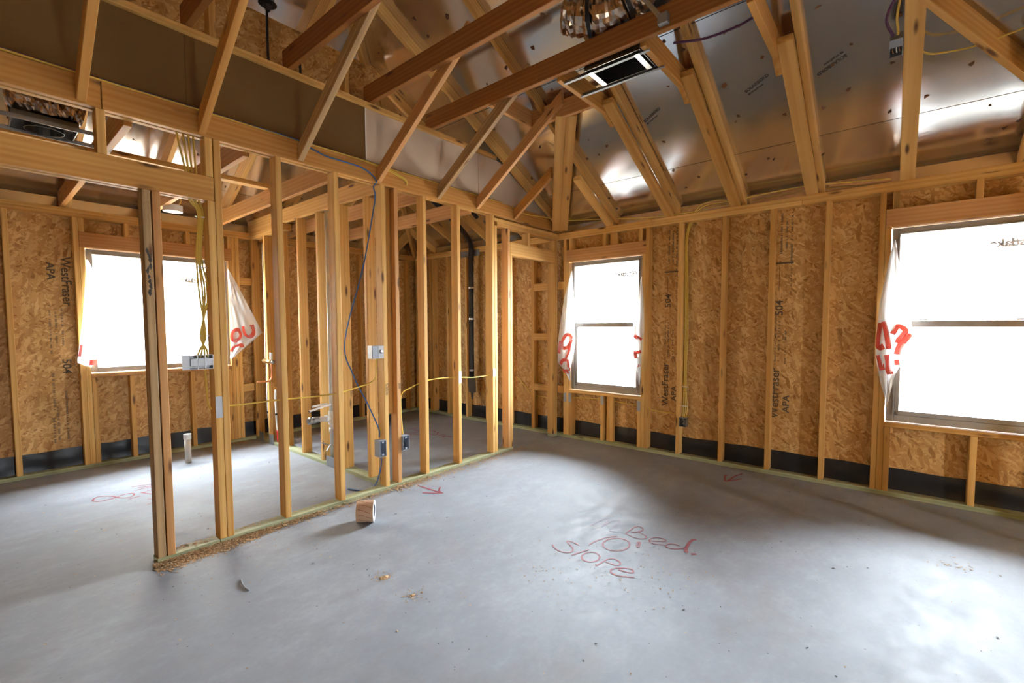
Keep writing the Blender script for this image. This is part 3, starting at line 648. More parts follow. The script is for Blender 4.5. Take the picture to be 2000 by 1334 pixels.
CLOSET = [[(3.652, 4.879), (3.802, 4.862)], [(3.675, 4.818), (3.677, 4.703)], [(3.476, 4.733), (3.635, 4.643)], [(3.472, 4.647), (3.483, 4.604), (3.568, 4.558)], [(3.398, 4.535), (3.412, 4.518)], [(3.338, 4.455), (3.365, 4.421)], [(3.769, 4.588), (3.792, 4.544), (3.78, 4.495), (3.753, 4.498)], [(3.674, 4.472), (3.656, 4.389), (3.679, 4.362), (3.752, 4.421), (3.781, 4.448), (3.798, 4.426)], [(3.68, 4.33), (3.678, 4.26), (3.702, 4.216)], [(3.731, 4.342), (3.745, 4.265)], [(3.629, 4.192), (3.705, 4.212), (3.73, 4.124)]]
ARROWS = [[(2.393, 3.084), (2.406, 2.787)], [(2.31, 2.92), (2.406, 2.787)], [(2.488, 2.909), (2.424, 2.845), (2.41, 2.782)], [(4.458, 1.044), (4.335, 1.078), (4.187, 1.091), (4.146, 1.105), (4.214, 1.131), (4.293, 1.149), (4.318, 1.137)], [(4.153, 1.096), (4.296, 1.013)]]
def paint(strokes, w, mat, z=.0012):
    for k, L in enumerate(strokes):
        P = spline([(x, y, z+.0001*(k % 5)) for x, y in L], 5); V, Fc = ribbon_pts(P, w*random.uniform(.8, 1.25))
        mesh('paint_stroke', V, Fc, mat, floor)
paint(NOTE[:2], .006, 'red_paint_faded'); paint(NOTE[2:8], .009, 'red_paint'); paint(NOTE[8:9], .018, 'red_paint'); paint(NOTE[9:], .009, 'red_paint')
paint(NOTE[7:8], .018, 'red_paint', .0016); paint(EIGHT, .012, 'red_paint'); paint(CLOSET, .016, 'red_paint'); paint(ARROWS, .016, 'red_paint')

# ------------------------------------------------------------------ sawdust and scraps
rnd = random.Random(11)
def chips(name, gens, n, smin, smax, mat, label):
    V, Fc = [], []
    for _ in range(n):
        x, y, z = rnd.choice(gens)(); a = rnd.random()*6.3; L = rnd.uniform(smin, smax); w = L*rnd.uniform(.3, .8); k = len(V); t = rnd.uniform(-.5, .5)*L*.5
        dx, dy = cos(a)*L/2, sin(a)*L/2; ex, ey = -sin(a)*w/2, cos(a)*w/2; z += .001
        V += [(x-dx-ex, y-dy-ey, z), (x+dx-ex, y+dy-ey, z+abs(t)), (x+dx+ex, y+dy+ey, z+abs(t)*.8+.001), (x-dx+ex, y-dy+ey, z+.001)]; Fc.append((k, k+1, k+2, k+3))
    o = mesh(name, V, Fc, mat); tag(o, label, 'sawdust', kind='stuff'); return o
def along(x0, x1, y, spread): return lambda: (lambda g: (rnd.uniform(x0, x1), y-g, max(0, .02-.3*g)*rnd.random()))(abs(rnd.gauss(0, spread)))
chips('sawdust', [along(.64, 1.6, YP-.002, .03), along(.64, 1.15, YP-.002, .045), along(.62, 2.6, YP-.002, .028), along(2.2, 3.9, YP-.005, .05), along(.62, 1.25, YP-.002, .03), along(.62, 1.0, YP-.002, .05)], 11000, .004, .014, 'sawdust', 'sawdust lying along the foot of the partition')
def plate(x0, x1, y0, y1): return lambda: (rnd.uniform(x0, x1), rnd.uniform(y0, y1), ZP)
chips('sawdust', [plate(.74, .95, YP+.02, YP+D), plate(1.05, 1.34, YP+.03, YP+D), plate(1.4, 2.1, YP+.03, YP+D), plate(2.6, 3.4, YP+.03, YP+D)], 420, .004, .012, 'sawdust', 'sawdust lying on top of the partition bottom plate')
wallf = lambda: (XR-abs(rnd.gauss(0, .05))-.003, rnd.uniform(-.9, 5.8), 0)
wallp = lambda: (rnd.uniform(XR+.02, XR+.075), rnd.uniform(-.9, 3.1), ZP)
chips('sawdust', [wallf, wallp, wallp], 2600, .003, .010, 'sawdust', 'sawdust on and before the bottom plate of the window wall')
anyf = lambda: (rnd.uniform(.5, 4.5), rnd.uniform(-.6, 3.1), 0)
clus = [(1.38, 2.08, .03), (1.38, 1.83, .03), (2.2, 1.05, .1), (2.45, 1.0, .15), (2.0, 1.45, .12), (.8, 2.9, .2), (1.3, 2.9, .2), (3.5, -.3, .06)]
def cl():
    c = rnd.choice(clus); return (rnd.gauss(c[0], c[2]), min(rnd.gauss(c[1], c[2]), YP-.01), 0)
chips('wood_crumbs', [anyf, cl, cl], 700, .003, .010, 'sawdust', 'brown wood crumbs scattered over the open slab')
bathf = lambda: (rnd.uniform(.3, 2.15), rnd.uniform(3.3, 5.85), 0); bathw = lambda: (rnd.uniform(1.6, 2.17), 5.88-abs(rnd.gauss(0, .09)), 0)
chips('wood_crumbs', [bathf, bathw, bathw, bathw], 900, .004, .016, 'sawdust', 'wood crumbs heaped in the bath corner under the plumbing')
chips('dark_specks', [anyf, anyf, bathf], 130, .005, .014, 'dark_scrap', 'small dark specks scattered over the slab')
def clump(x, y, r, label, mat):
    V, Fc = [], []; n = 9
    for j in range(3):
        for i in range(n):
            t = 2*pi*i/n; rr = r*(1-.38*j)*rnd.uniform(.75, 1.2); V.append((x+cos(t)*rr*1.25, y+sin(t)*rr*.9, .001+r*.16*j*rnd.uniform(.7, 1.2)))
    for j in range(2):
        for i in range(n): Fc.append((j*n+i, j*n+(i+1) % n, (j+1)*n+(i+1) % n, (j+1)*n+i))
    Fc.append(tuple(range(2*n, 3*n))); Fc.append(tuple(reversed(range(n)))); o = mesh('dirt_clump', V, Fc, mat); tag(o, label, 'clump', 'dirt clumps on the slab'); return o
clump(1.383, 2.083, .024, 'largest dark brown dirt clump on the open slab below the tape roll', 'sawdust'); clump(1.377, 1.832, .014, 'small brown dirt clump on the slab in front of the largest clump', 'sawdust')
tag(tube('wire_scrap', None, [(.885, 2.65, .004), (.872, 2.60, .006), (.868, 2.55, .005), (.872, 2.51, .004)], .004, 'grey_steel', 6), 'short bent grey wire scrap on the slab in the foreground', 'scrap')

# ------------------------------------------------------------------ roll of tape
ax = Vector((.76, -.65, 0)).normalized(); tc = Vector((1.715, 2.785, .0735)); Rr, Rc, hw_ = .0725, .045, .056
tr_ = thing('tape_roll', 'kraft paper tape roll standing on the slab beside the partition', 'tape roll')
e1 = Vector((0, 0, 1)); e2 = ax.cross(e1); TM = Matrix((e1, e2, ax)).transposed().to_4x4(); TM.translation = tc
tp = lathe('tape', tr_, [(Rr, -hw_), (Rr, hw_)], TM, 'kraft', 48)
lathe('tape_side', tr_, [(Rr, hw_), (Rr-.003, hw_+.001), (Rc+.001, hw_+.001), (Rc, hw_)], TM, 'paper_white', 48); lathe('tape_side', tr_, [(Rr, -hw_), (Rr-.003, -hw_-.001), (Rc, -hw_-.001)], TM, 'paper_white', 48)
co = lathe('core', tr_, [(Rc, hw_), (Rc-.004, hw_), (Rc-.004, -hw_), (Rc, -hw_)], TM, 'grey_steel', 40); lathe('core_plug', co, [(Rc-.004, hw_-.012), (.001, hw_-.012)], TM, 'grey_steel', 32)
V, Fc = [], []
for i in range(13):
    for j in range(2):
        a0 = i*2*pi/13+j*.24; h0 = -.042+j*.045+.006*(i % 2)
        for q in range(5):
            k = len(V); aa = a0+q*.035; hh = h0+q*.0075; r2 = Rr+.0006
            for da, dh in ((0, 0), (.02, .006), (.075, .006), (.055, 0)): V.append(TM @ Vector((r2*cos(aa+da), r2*sin(aa+da), hh+dh)))
            Fc.append((k, k+1, k+2, k+3))
pr = mesh('tape_print', V, Fc, 'kraft_print', tp); pr['kind'] = 'stuff'

# ------------------------------------------------------------------ plumbing
sp_ = thing('stub_pipe', 'white PVC stub pipe rising out of the bath slab', 'pipe')
cyl('pipe', sp_, (1.369, 5.392, 0), (1.369, 5.392, .245), .027, 'pvc_aged', 24); lathe('coupling', sp_, [(.026, .235), (.033, .235), (.033, .285), (.027, .285), (.027, .25)], Matrix.Translation((1.369, 5.392, 0)), 'pvc', 28)
DX, DY = 2.236, 4.185
dr = thing('drain_stack', 'white PVC drain stack with a side arm inside the plumbing wall', 'pipe')
cyl('pipe', dr, (DX, DY, .06), (DX, DY, 2.437), .024, 'pvc', 20); lathe('tee', dr, [(.031, .40), (.034, .405), (.034, .53), (.031, .535)], Matrix.Translation((DX, DY, 0)), 'pvc', 24)
cyl('coupling', dr, (DX, DY, .33), (DX, DY, .37), .031, 'pvc', 20)
cyl('trap_arm', dr, (DX, DY, .465), (2.09, DY, .467), .026, 'pvc_aged', 20); cyl('arm_collar', dr, (2.19, DY, .466), (2.165, DY, .466), .032, 'pvc', 20)
tube('foil_wrap', dr, [(2.10, DY, .467), (2.06, DY, .468), (2.025, DY, .467), (1.995, DY, .47)], [.030, .033, .028, .036, .025], 'galvanised', 9, 4, False)
V = [(DX-.03, DY-.06, .21), (DX-.06, DY+.05, .23), (DX-.02, DY+.06, .20), (DX-.015, DY-.04, .18)]; bar('clamp_tail', dr, (DX-.03, DY+.02, .20), (DX-.09, DY+.05, .23), .02, .006, 'galvanised'); bar('clamp_tail', dr, (DX-.03, DY-.01, .21), (DX-.08, DY-.03, .16), .015, .006, 'galvanised'); bar('clamp_tail', dr, (DX-.02, DY, .19), (DX-.10, DY-.02, .24), .012, .005, 'galvanised')
def loose(n, pts, r, mat, label, cat, grp=None, seg=8, sm=6):
    o = tube(n, None, pts, r, mat, seg, sm); tag(o, label, cat, grp); return o
st1 = thing('supply_tube', 'upper white supply tube poking out of the plumbing wall', 'tube', 'white supply tubes above the drain arm')
tube('tubing', st1, [(DX-.028, DY+.035, .60), (2.15, DY+.035, .598), (2.06, DY+.035, .589)], .0095, 'pex_white', 10); cyl('tube_end', st1, (2.061, DY+.035, .589), (2.057, DY+.035, .589), .0075, 'abs_black', 10)
st2 = thing('supply_tube', 'lower slanting white supply tube poking out of the plumbing wall', 'tube', 'white supply tubes above the drain arm')
tube('tubing', st2, [(DX-.028, DY-.035, .60), (2.13, DY-.03, .588), (2.0, DY-.03, .562)], .0095, 'pex_white', 10); cyl('tube_end', st2, (2.001, DY-.03, .562), (1.996, DY-.03, .561), .0075, 'abs_black', 10)
def riser(y, z1, sleeve, label):
    r = thing('water_riser', label, 'tube', 'water risers under the shower valve')
    tube('tubing', r, [(2.235, y-.02, .10), (2.232, y, .25), (2.23, y+.012, .5), (2.232, y+.005, z1)], .011, 'pex_white', 10)
    tube('sleeve', r, [(2.235, y-.035, 0), (2.235, y-.03, .07), (2.235, y-.015, .165)], .018, sleeve, 12); cyl('crimp', r, (2.231, y+.008, .34), (2.231, y+.008, .36), .014, 'cable_black', 12)
riser(5.63, .93, 'pex_blue', 'white water riser with a blue foot sleeve in the plumbing wall'); riser(5.415, .63, 'pex_red', 'white water riser with a red foot sleeve in the plumbing wall')
sv = thing('shower_valve', 'brass shower valve with a copper spout pipe in the plumbing wall', 'valve')
cyl('valve_body', sv, (2.205, 5.63, .95), (2.205, 5.42, .945), .026, 'brass', 16); cyl('valve_port', sv, (2.205, 5.655, .95), (2.205, 5.63, .95), .02, 'bright_metal', 14); cyl('valve_port', sv, (2.205, 5.42, .945), (2.205, 5.395, .945), .02, 'bright_metal', 14); cyl('valve_port', sv, (2.205, 5.45, .95), (2.205, 5.45, 1.05), .016, 'pex_white', 12)
tube('spout_pipe', sv, [(2.205, 5.45, .94), (2.205, 5.45, .80), (2.19, 5.45, .74), (2.14, 5.45, .727), (2.05, 5.45, .727)], .010, 'copper', 10); tube('riser_tube', sv, [(2.215, 5.63, .95), (2.22, 5.62, 1.4), (2.22, 5.62, 2.3)], .009, 'pex_white', 8)
vp = thing('vent_pipe', 'black vent pipe climbing the closet wall and bending under the roof', 'pipe')
tube('pipe', vp, [(4.55, 4.615, .62), (4.55, 4.615, 1.4), (4.55, 4.61, 2.25), (4.52, 4.58, 2.44), (4.38, 4.50, 2.53), (4.02, 4.385, 2.68), (3.62, 4.36, 2.89), (3.1, 4.34, 3.15)], .036, 'abs_black', 16, 8)
for z in (1.874, 1.443, .724): ps = lathe('pipe_strap', vp, [(.037, -.012), (.040, -.012), (.040, .012), (.037, .012)], Matrix.Translation((4.55, 4.615, z)), 'bright_metal', 20); bar('strap_tab', ps, (4.54, 4.58, z), (4.54, 4.535, z-.005), .02, .01, 'bright_metal')
prism('pipe_boot', vp, 'y', [(4.69, .61), (4.54, .62), (4.53, .42), (4.58, .40), (4.59, .31), (4.62, .31), (4.63, .40), (4.67, .42)], 4.545, 4.55, 'dark_metal', 0, 0)
loose('vent_pipe', [(4.16, 4.10, 2.70), (3.9, 4.08, 2.83), (3.5, 4.06, 3.0), (3.1, 4.05, 3.2)], .024, 'abs_black', 'thinner black pipe lying under the roof beside the vent pipe', 'pipe', seg=12)
sl_ = bd('pipe_shield', None, (XR-.004, 4.478, 2.318), (XR-.001, 4.862, 2.402), 'galvanised', 0); tag(sl_, 'flat galvanised sleeve plate nailed over the vent pipe at the top plate', 'plate')

# ------------------------------------------------------------------ electrical boxes
def ebox(name, label, a, b, open_face, mat, depth_wall=.003, cat='box', grp='electrical boxes on the framing'):
    """open box of five thin walls; open_face: '-y' or '-x'"""
    t = thing(name, label, cat, grp); (x0, y0, z0), (x1, y1, z1) = a, b; w = depth_wall
    bd('back', t, (x0, y1-w, z0), (x1, y1, z1), mat, 0) if open_face == '-y' else bd('back', t, (x1-w, y0, z0), (x1, y1, z1), mat, 0)
    bd('side', t, (x0, y0, z0), (x1, y1, z0+w), mat, 0); bd('side', t, (x0, y0, z1-w), (x1, y1, z1), mat, 0)
    if open_face == '-y': bd('side', t, (x0, y0, z0+w), (x0+w, y1-w, z1-w), mat, 0); bd('side', t, (x1-w, y0, z0+w), (x1, y1-w, z1-w), mat, 0)
    else: bd('side', t, (x0, y0, z0+w), (x1-w, y0+w, z1-w), mat, 0); bd('side', t, (x0, y1-w, z0+w), (x1-w, y1, z1-w), mat, 0)
    return t
t = ebox('outlet_box', 'blue-grey outlet box on the stud where the partition meets the plumbing wall', (2.083, 3.163, .295), (2.1465, 3.235, .428), '-y', 'box_blue_grey')
for z in (.305, .405): bd('screw_lug', t, (2.105, 3.163, z), (2.125, 3.175, z+.014), 'box_blue_grey', .002)
t = ebox('outlet_box', 'blue-grey outlet box on the reddish closet-side stud of the partition', (2.3075, 3.163, .305), (2.372, 3.235, .425), '-y', 'box_blue_grey')
for z in (.312, .402): bd('screw_lug', t, (2.33, 3.163, z), (2.35, 3.175, z+.014), 'box_blue_grey', .002)
tube('wire_tail', t, [(2.335, 3.23, .40), (2.33, 3.19, .38), (2.34, 3.185, .34), (2.335, 3.21, .32)], .005, 'cable_black', 6)
t = ebox('outlet_box', 'small metal outlet box low on the window wall beside the yellow cables', (4.575, 1.607, .325), (4.642, 1.6765, .417), '-x', 'galvanised')
tube('wire_tail', t, [(4.635, 1.63, .40), (4.60, 1.64, .38), (4.595, 1.655, .35), (4.62, 1.65, .335)], .004, 'box_dark', 6); tube('wire_tail', t, [(4.635, 1.65, .40), (4.60, 1.635, .39), (4.59, 1.63, .36), (4.62, 1.64, .335)], .004, 'cable_white', 6)
t = ebox('switch_box', 'two-gang metal box with a grey cover high on the corner stud', (2.038, 3.176, 1.09), (2.1465, 3.235, 1.193), '-y', 'galvanised')
bd('cover', t, (2.041, 3.172, 1.093), (2.092, 3.1755, 1.19), 'grey_steel', .001); bd('cover', t, (2.094, 3.172, 1.093), (2.1435, 3.1755, 1.19), 'galvanised', .001); cyl('knockout', t, (2.118, 3.1715, 1.145), (2.118, 3.170, 1.145), .016, 'galvanised', 20)
t = ebox('switch_box', 'three-gang metal switch box at the doorway trimmer below the yellow cables', (.832, 3.182, 1.095), (.9555, 3.235, 1.180), '-y', 'galvanised')
for i in range(3):
    x0 = .835+i*.040; cv = bd('cover', t, (x0+.002, 3.177, 1.116), (x0+.036, 3.181, 1.160), 'galvanised', .001); bd('bracket_rib', t, (x0+.036, 3.176, 1.096), (x0+.040, 3.182, 1.178), 'bright_metal', 0)
    if i != 1: sub(cyl('screw', t, (x0+.020, 3.177, 1.14), (x0+.020, 3.1755, 1.14), .004, 'dark_metal', 10), cv)
bd('bracket', t, (.797, 3.181, 1.096), (.8315, 3.184, 1.182), 'galvanised', 0)
sx, cx_ = math.atan(SL), 3.49
t = thing('junction_box', 'dark metal junction box hanging on a ceiling rafter by the roof foil', 'box', 'electrical boxes on the framing')
Mj = Matrix.Translation((3.49, .062, 2.935)) @ Matrix.Rotation(sx, 4, 'Y')
def jb(nm, lo, hi, mat):
    d = [q-p for p, q in zip(lo, hi)]; c = Vector([(p+q)/2 for p, q in zip(lo, hi)]); return link(nm, box_mesh(*d, 0, mat), None, t, Mj @ Matrix.Translation(c))
jb('back', (-.055, -.027, .047), (.055, .027, .05), 'dark_metal'); jb('side', (-.055, -.03, 0), (.055, -.027, .05), 'grey_steel'); jb('side', (-.055, .027, 0), (.055, .03, .05), 'grey_steel'); jb('side', (-.058, -.03, 0), (-.055, .03, .05), 'grey_steel'); jb('side', (.055, -.03, 0), (.058, .03, .05), 'grey_steel'); jb('cover', (-.058, -.03, -.004), (-.008, .03, -.001), 'grey_steel')
for dy, mt in ((-.018, 'copper'), (-.004, 'cable_white'), (.012, 'copper')): tube('wire_tail', t, [Mj @ Vector((0, dy, .04)), Mj @ Vector((.012, dy+.003, .01)), Mj @ Vector((.035, dy, .006))], .003, mt, 6)
cb = thing('ceiling_box', 'pale plastic fixture box under a bath ceiling joist', 'box'); lathe('pan', cb, [(.001, 0), (.075, 0), (.075, .055), (.001, .055)], Matrix.Translation((1.27, 5.15, 2.40)), 'pvc', 28)
tube('wire_tail', cb, [(1.27, 5.15, 2.455), (1.25, 5.13, 2.53), (1.30, 5.10, 2.58), (1.33, 5.14, 2.50), (1.30, 5.17, 2.456)], .005, 'cable_yellow', 6)

# ------------------------------------------------------------------ cables
YEL = 'cable_yellow'
for i, (xa, xb, xc, ya) in enumerate(((.821, .864, .915, 3.222), (.853, .880, .925, 3.224), (.880, .897, .930, 3.226), (.905, .917, .940, 3.228))):
    o = thing('power_cable', ('leftmost', 'second', 'third', 'rightmost')[i]+' of the four yellow cables dropping through the doorway header', 'cable', 'four yellow cables at the doorway header')
    tube('sheath', o, [(xa, ya, 2.60), (xa+.005, ya, 2.47), (xb, ya, 2.25), (xb+.01, ya, 2.10), (xc+.006, ya+.012, 2.02), (xc-.01, ya+.014, 1.77), (xc-.004+.008*i, ya+.012, 1.55), (.935-.008*i, ya+.01, 1.30), (.90+.012*i, ya, 1.21), (.875+.02*i, ya-.018, 1.165)], .0055, YEL, 7, 6)
for z in (2.0, 1.70, 1.29): o = bd('cable_staple', None, (.905, 3.233, z), (.9555, 3.246, z+.008), 'pvc', .002); tag(o, {2.0: 'topmost', 1.70: 'middle', 1.29: 'lowest'}[z]+' white staple holding the doorway cables', 'staple', 'white cable staples')
o = loose('power_cable', [(1.03, 3.222, .852), (1.12, 3.224, .848), (1.36, 3.222, .850), (1.60, 3.224, .842), (1.78, 3.222, .848), (1.95, 3.225, .875), (2.06, 3.225, .90), (2.10, 3.222, .95), (2.105, 3.215, 1.10)], .0055, YEL, 'yellow cable threaded through the partition studs left of the corner', 'cable')
loose('power_cable', [(2.345, 3.215, .43), (2.335, 3.222, .62), (2.345, 3.222, .77), (2.45, 3.222, .82), (2.58, 3.222, .854), (2.75, 3.222, .868), (2.98, 3.222, .858), (3.2, 3.222, .838), (3.455, 3.222, .838)], .0055, YEL, 'yellow cable threaded through the partition studs toward the closet door', 'cable')
loose('power_cable', [(.925, 3.235, 1.10), (.935, 3.255, 1.0), (.94, 3.262, .9), (.945, 3.258, .86), (.952, 3.24, .84)], .0055, YEL, 'yellow cable looping below the three-gang switch box', 'cable')
BT = ZB+.142
for k, (mt, dy, dz, lab) in enumerate((('cable_yellow', .010, 0, 'yellow cable lying along the top of the partition beam'), ('cable_purple', .026, .010, 'purple cable lying along the top of the partition beam'))):
    loose('power_cable', [(-.55, YP+dy, BT+.006+dz), (.16, YP+dy, BT+.008+dz), (.51, YP+dy-.004, BT+.004+dz), (.96, YP+dy, BT+.006+dz), (1.45, YP+dy, BT+.004+dz), (1.9, YP+dy-.004, BT+.006+dz), (2.3, YP+dy, BT+.004+dz), (3.0, YP+dy, BT+.006+dz), (3.6, YP+dy, BT+.006+dz)], .006, mt, lab, 'cable')
for k in range(2): loose('power_cable', [(1.9, YP-.006, BT+.004), (2.20, YP-.010, BT-.012-.01*k), (2.33, YP-.012, BT-.035-.012*k), (2.39, YP-.010, BT-.06-.012*k), (2.395, YP-.002, BT-.085-.01*k)], .005, YEL, ('upper', 'lower')[k]+' yellow cable end drooping over the beam face', 'cable')
loose('data_cable', [(.5, YP+.016, BT+.012), (1.0, YP+.014, BT+.010), (1.5, YP+.006, BT+.006), (1.57, YP-.006, BT-.02), (1.70, YP-.008, BT-.05), (1.95, YP-.008, BT-.055), (2.06, YP-.006, BT-.085), (2.108, YP-.004, BT-.13), (2.112, YP+.044, ZB-.02), (2.125, YP+.044, 2.38), (2.12, 3.25, 2.25), (2.04, 3.275, 1.82), (1.87, 3.28, 1.235), (1.93, 3.28, .976), (2.055, 3.277, .72), (2.14, 3.26, .51), (2.13, 3.238, .44)], .0055, 'cable_blue', 'blue cable hanging from the beam to the corner outlet box', 'cable')
loose('data_cable', [(2.135, 3.22, .292), (2.14, 3.24, .18), (2.12, 3.28, .05), (2.08, 3.30, .012), (2.02, 3.325, .007), (1.99, 3.38, .007), (1.965, 3.445, .007)], .0055, 'cable_blue', 'blue cable tail curling on the bath slab below the outlet box', 'cable')
for k in range(3):
    loose('power_cable', [(4.64, 1.60-.02*k, 2.47), (4.655, 1.632-.012*k, 2.36), (4.66, 1.668-.008*k, 2.20), (4.66, 1.665-.012*k, 1.74), (4.66, 1.660-.014*k, 1.2), (4.66, 1.66-.010*k, 1.0), (4.66, 1.664-.012*k, .70), (4.655, 1.664-.02*k, .50), (4.63, 1.655-.012*k, .41)], .0055, YEL, ('first', 'second', 'third')[k]+' yellow cable from the stud running down to the metal outlet box', 'cable', 'three yellow cables on the window wall')
for z in (.72, .52): o = bd('cable_staple', None, (4.645, 1.615, z), (4.652, 1.677, z+.008), 'pvc', .002); tag(o, ('upper' if z > .6 else 'lower')+' white staple over the cables on the window wall', 'staple', 'white cable staples')
loose('power_cable', [(4.635, 3.86, .68), (4.633, 3.70, .55), (4.633, 3.59, .466), (4.633, 3.35, .448), (4.633, 3.10, .46), (4.633, 2.97, .482), (4.633, 2.75, .497), (4.633, 2.56, .499), (4.633, 2.3, .487), (4.633, 2.10, .474), (4.64, 2.02, .452), (4.645, 1.85, .438), (4.64, 1.75, .44), (4.63, 1.70, .425), (4.62, 1.672, .405)], .0055, YEL, 'yellow cable threaded through the studs under the window beside the closet doorway', 'cable')
loose('power_cable', [(3.75, YP-.004, 2.60), (3.9, 3.15, 2.555), (4.2, 3.10, 2.56), (4.5, 3.04, 2.575), (4.60, 2.98, 2.575), (4.62, 2.66, 2.545), (4.62, 2.2, 2.49), (4.62, 1.92, 2.462), (4.61, 1.60, 2.455), (4.63, 1.55, 2.462), (4.61, 1.45, 2.50), (4.60, 1.19, 2.498), (4.60, .9, 2.515), (4.60, .62, 2.52), (4.60, .3, 2.49), (4.61, .08, 2.47)], .005, YEL, 'yellow cable strung along the eave above the window wall', 'cable')
loose('power_cable', [(4.64, 1.575, 2.465), (4.60, 1.50, 2.51), (4.59, 1.38, 2.525), (4.61, 1.27, 2.515)], .004, YEL, 'short yellow cable arching at the eave between two rafters', 'cable')
loose('power_cable', [(3.064, 1.20, 3.205), (3.10, 1.10, 3.195), (3.127, 1.008, 3.19), (3.131, .826, 3.19), (3.114, .70, 3.205)], .008, 'cable_purple', 'dark purple cable swagging between two ceiling rafters', 'cable')
loose('power_cable', [(3.16, .05, 3.24), (3.27, .035, 3.16), (3.31, .085, 3.09), (3.37, .105, 3.04), (3.44, .075, 2.985)], .008, 'cable_purple', 'dark purple cable dropping into the junction box', 'cable')
loose('power_cable', [(3.30, .045, 3.13), (3.36, .06, 3.05), (3.41, .055, 3.0), (3.44, .055, 2.985)], .006, YEL, 'short yellow cable dropping into the junction box', 'cable')
loose('power_cable', [(3.60, -.02, 2.97), (3.70, -.08, 2.945), (3.735, -.18, 2.935), (3.74, -.32, 2.93), (3.70, -.55, 2.95)], .005, YEL, 'yellow cable crossing the foil beyond the junction box', 'cable')
loose('attic_cable', [(1.455, 3.47, 4.1), (1.45, 3.47, 3.62), (1.448, 3.47, 3.3), (1.45, 3.46, 3.10)], .009, 'cable_black', 'longer black cable hanging in front of the attic draft wall', 'cable')
loose('attic_cable', [(1.668, 3.46, 3.33), (1.67, 3.46, 3.22), (1.672, 3.45, 3.10)], .009, 'cable_black', 'short black cable stub standing before the attic draft wall', 'cable')
pb = thing('pipe_boot', 'ragged black pipe boot under the roof above the attic draft wall', 'boot'); lathe('sleeve', pb, [(.035, .30), (.03, .12), (.045, .02), (.06, 0), (.03, -.01), (.012, -.05)], Matrix.Translation((1.455, 3.47, 3.60)), 'cable_black', 14)

# ------------------------------------------------------------------ duct boots and flexible duct
def boot(label, x0, x1, y0, y1, z0, z1, bars, bend, grp='duct boots in the ceiling'):
    b = thing('duct_boot', label, 'duct boot', grp); w = .004
    bd('boot_side', b, (x0, y0, z0), (x0+w, y1, z1), 'dark_metal', 0); bd('boot_side', b, (x1-w, y0, z0), (x1, y1, z1), 'dark_metal', 0); bd('boot_side', b, (x0+w, y0, z0), (x1-w, y0+w, z1), 'dark_metal', 0); bd('boot_side', b, (x0+w, y1-w, z0), (x1-w, y1, z1), 'dark_metal', 0)
    bd('boot_top', b, (x0, y0, z1), (x1, y1, z1+w), 'dark_metal', 0)
    cxm, cym, rr = (x0+x1)/2, (y0+y1)/2, min(x1-x0, y1-y0)*.36
    lathe('collar', b, [(rr, z1-.002), (rr, z1-.05), (rr*.97, z1-.05), (rr*.97, z1-.002)], Matrix.Translation((cxm, cym, 0)), 'dark_metal', 32)
    for p, q in bars: bar('hanger_bar', b, p, q, .022, .004, 'grey_steel', bev=0); bar('hanger_rib', b, Vector(p)+Vector((0, 0, .012)), Vector(q)+Vector((0, 0, .012)), .003, .022, 'galvanised', bev=0)
    for y in bend: bd('boot_flange', b, (x0+.02, y, z0-.012), (x1-.02, y+.035, z0-.009), 'bright_metal', 0)
    return b
boot('sheet metal duct boot on two rails between the ceiling joists', 2.74, 2.985, 1.285, 1.68, 3.052, 3.20, [((2.775, 1.235, 3.044), (2.775, 1.865, 3.044)), ((3.008, 1.235, 3.044), (3.008, 1.87, 3.044))], (1.63, 1.30))
b2 = boot('foil-wrapped duct boot above the doorway header', .215, .485, 3.745, 3.98, 2.50, 2.535, [], ())
for y in (3.735, 3.985): bar('hanger_bar', b2, (-.1, y, 2.498), (.60, y, 2.498), .004, .024, 'galvanised', bev=0)
def crumple(name, parent, pts, r, mat, seg=22, amp=.12, n=10, seed=1, flat=1.0):
    rq = random.Random(seed); P = spline(pts, n); V, Fc = [], []; prev = None
    for i, p in enumerate(P):
        d = (P[min(i+1, len(P)-1)]-P[max(i-1, 0)]).normalized(); a = (d.cross(Vector((0, 0, 1))) if prev is None else prev-d*prev.dot(d)).normalized(); prev = a; b = d.cross(a)
        for k in range(seg): t = 2*pi*k/seg; rr = r*(1+amp*(rq.random()-.5)+.06*sin(i*2.2)); V.append(p+a*cos(t)*rr+b*sin(t)*rr*flat)
    for i in range(len(P)-1):
        for k in range(seg): Fc.append((i*seg+k, i*seg+(k+1) % seg, (i+1)*seg+(k+1) % seg, (i+1)*seg+k))
    Fc.append(tuple(range(seg))); Fc.append(tuple(range((len(P)-1)*seg, len(P)*seg))); return mesh(name, V, Fc, mat, parent, False)
crumple('insulation_wrap', b2, [(.195, 3.80, 2.60), (.26, 3.795, 2.605), (.36, 3.80, 2.60), (.44, 3.795, 2.605), (.505, 3.80, 2.595)], .085, 'duct_foil', 22, .22, 7, 3, .75)
crumple('insulation_wrap', b2, [(.20, 3.82, 2.70), (.28, 3.80, 2.715), (.38, 3.81, 2.71), (.46, 3.82, 2.69)], .075, 'duct_foil', 20, .32, 6, 4, .6)
fd = thing('flexible_duct', 'crumpled silver flexible duct lying over the ceiling joist', 'duct'); jk = crumple('jacket', fd, [(2.60, 1.74, 3.37), (2.655, 1.60, 3.33), (2.72, 1.45, 3.335), (2.76, 1.32, 3.40), (2.80, 1.2, 3.52), (2.85, 1.1, 3.75)], .105, 'duct_foil', 26, .16, 9, 8)
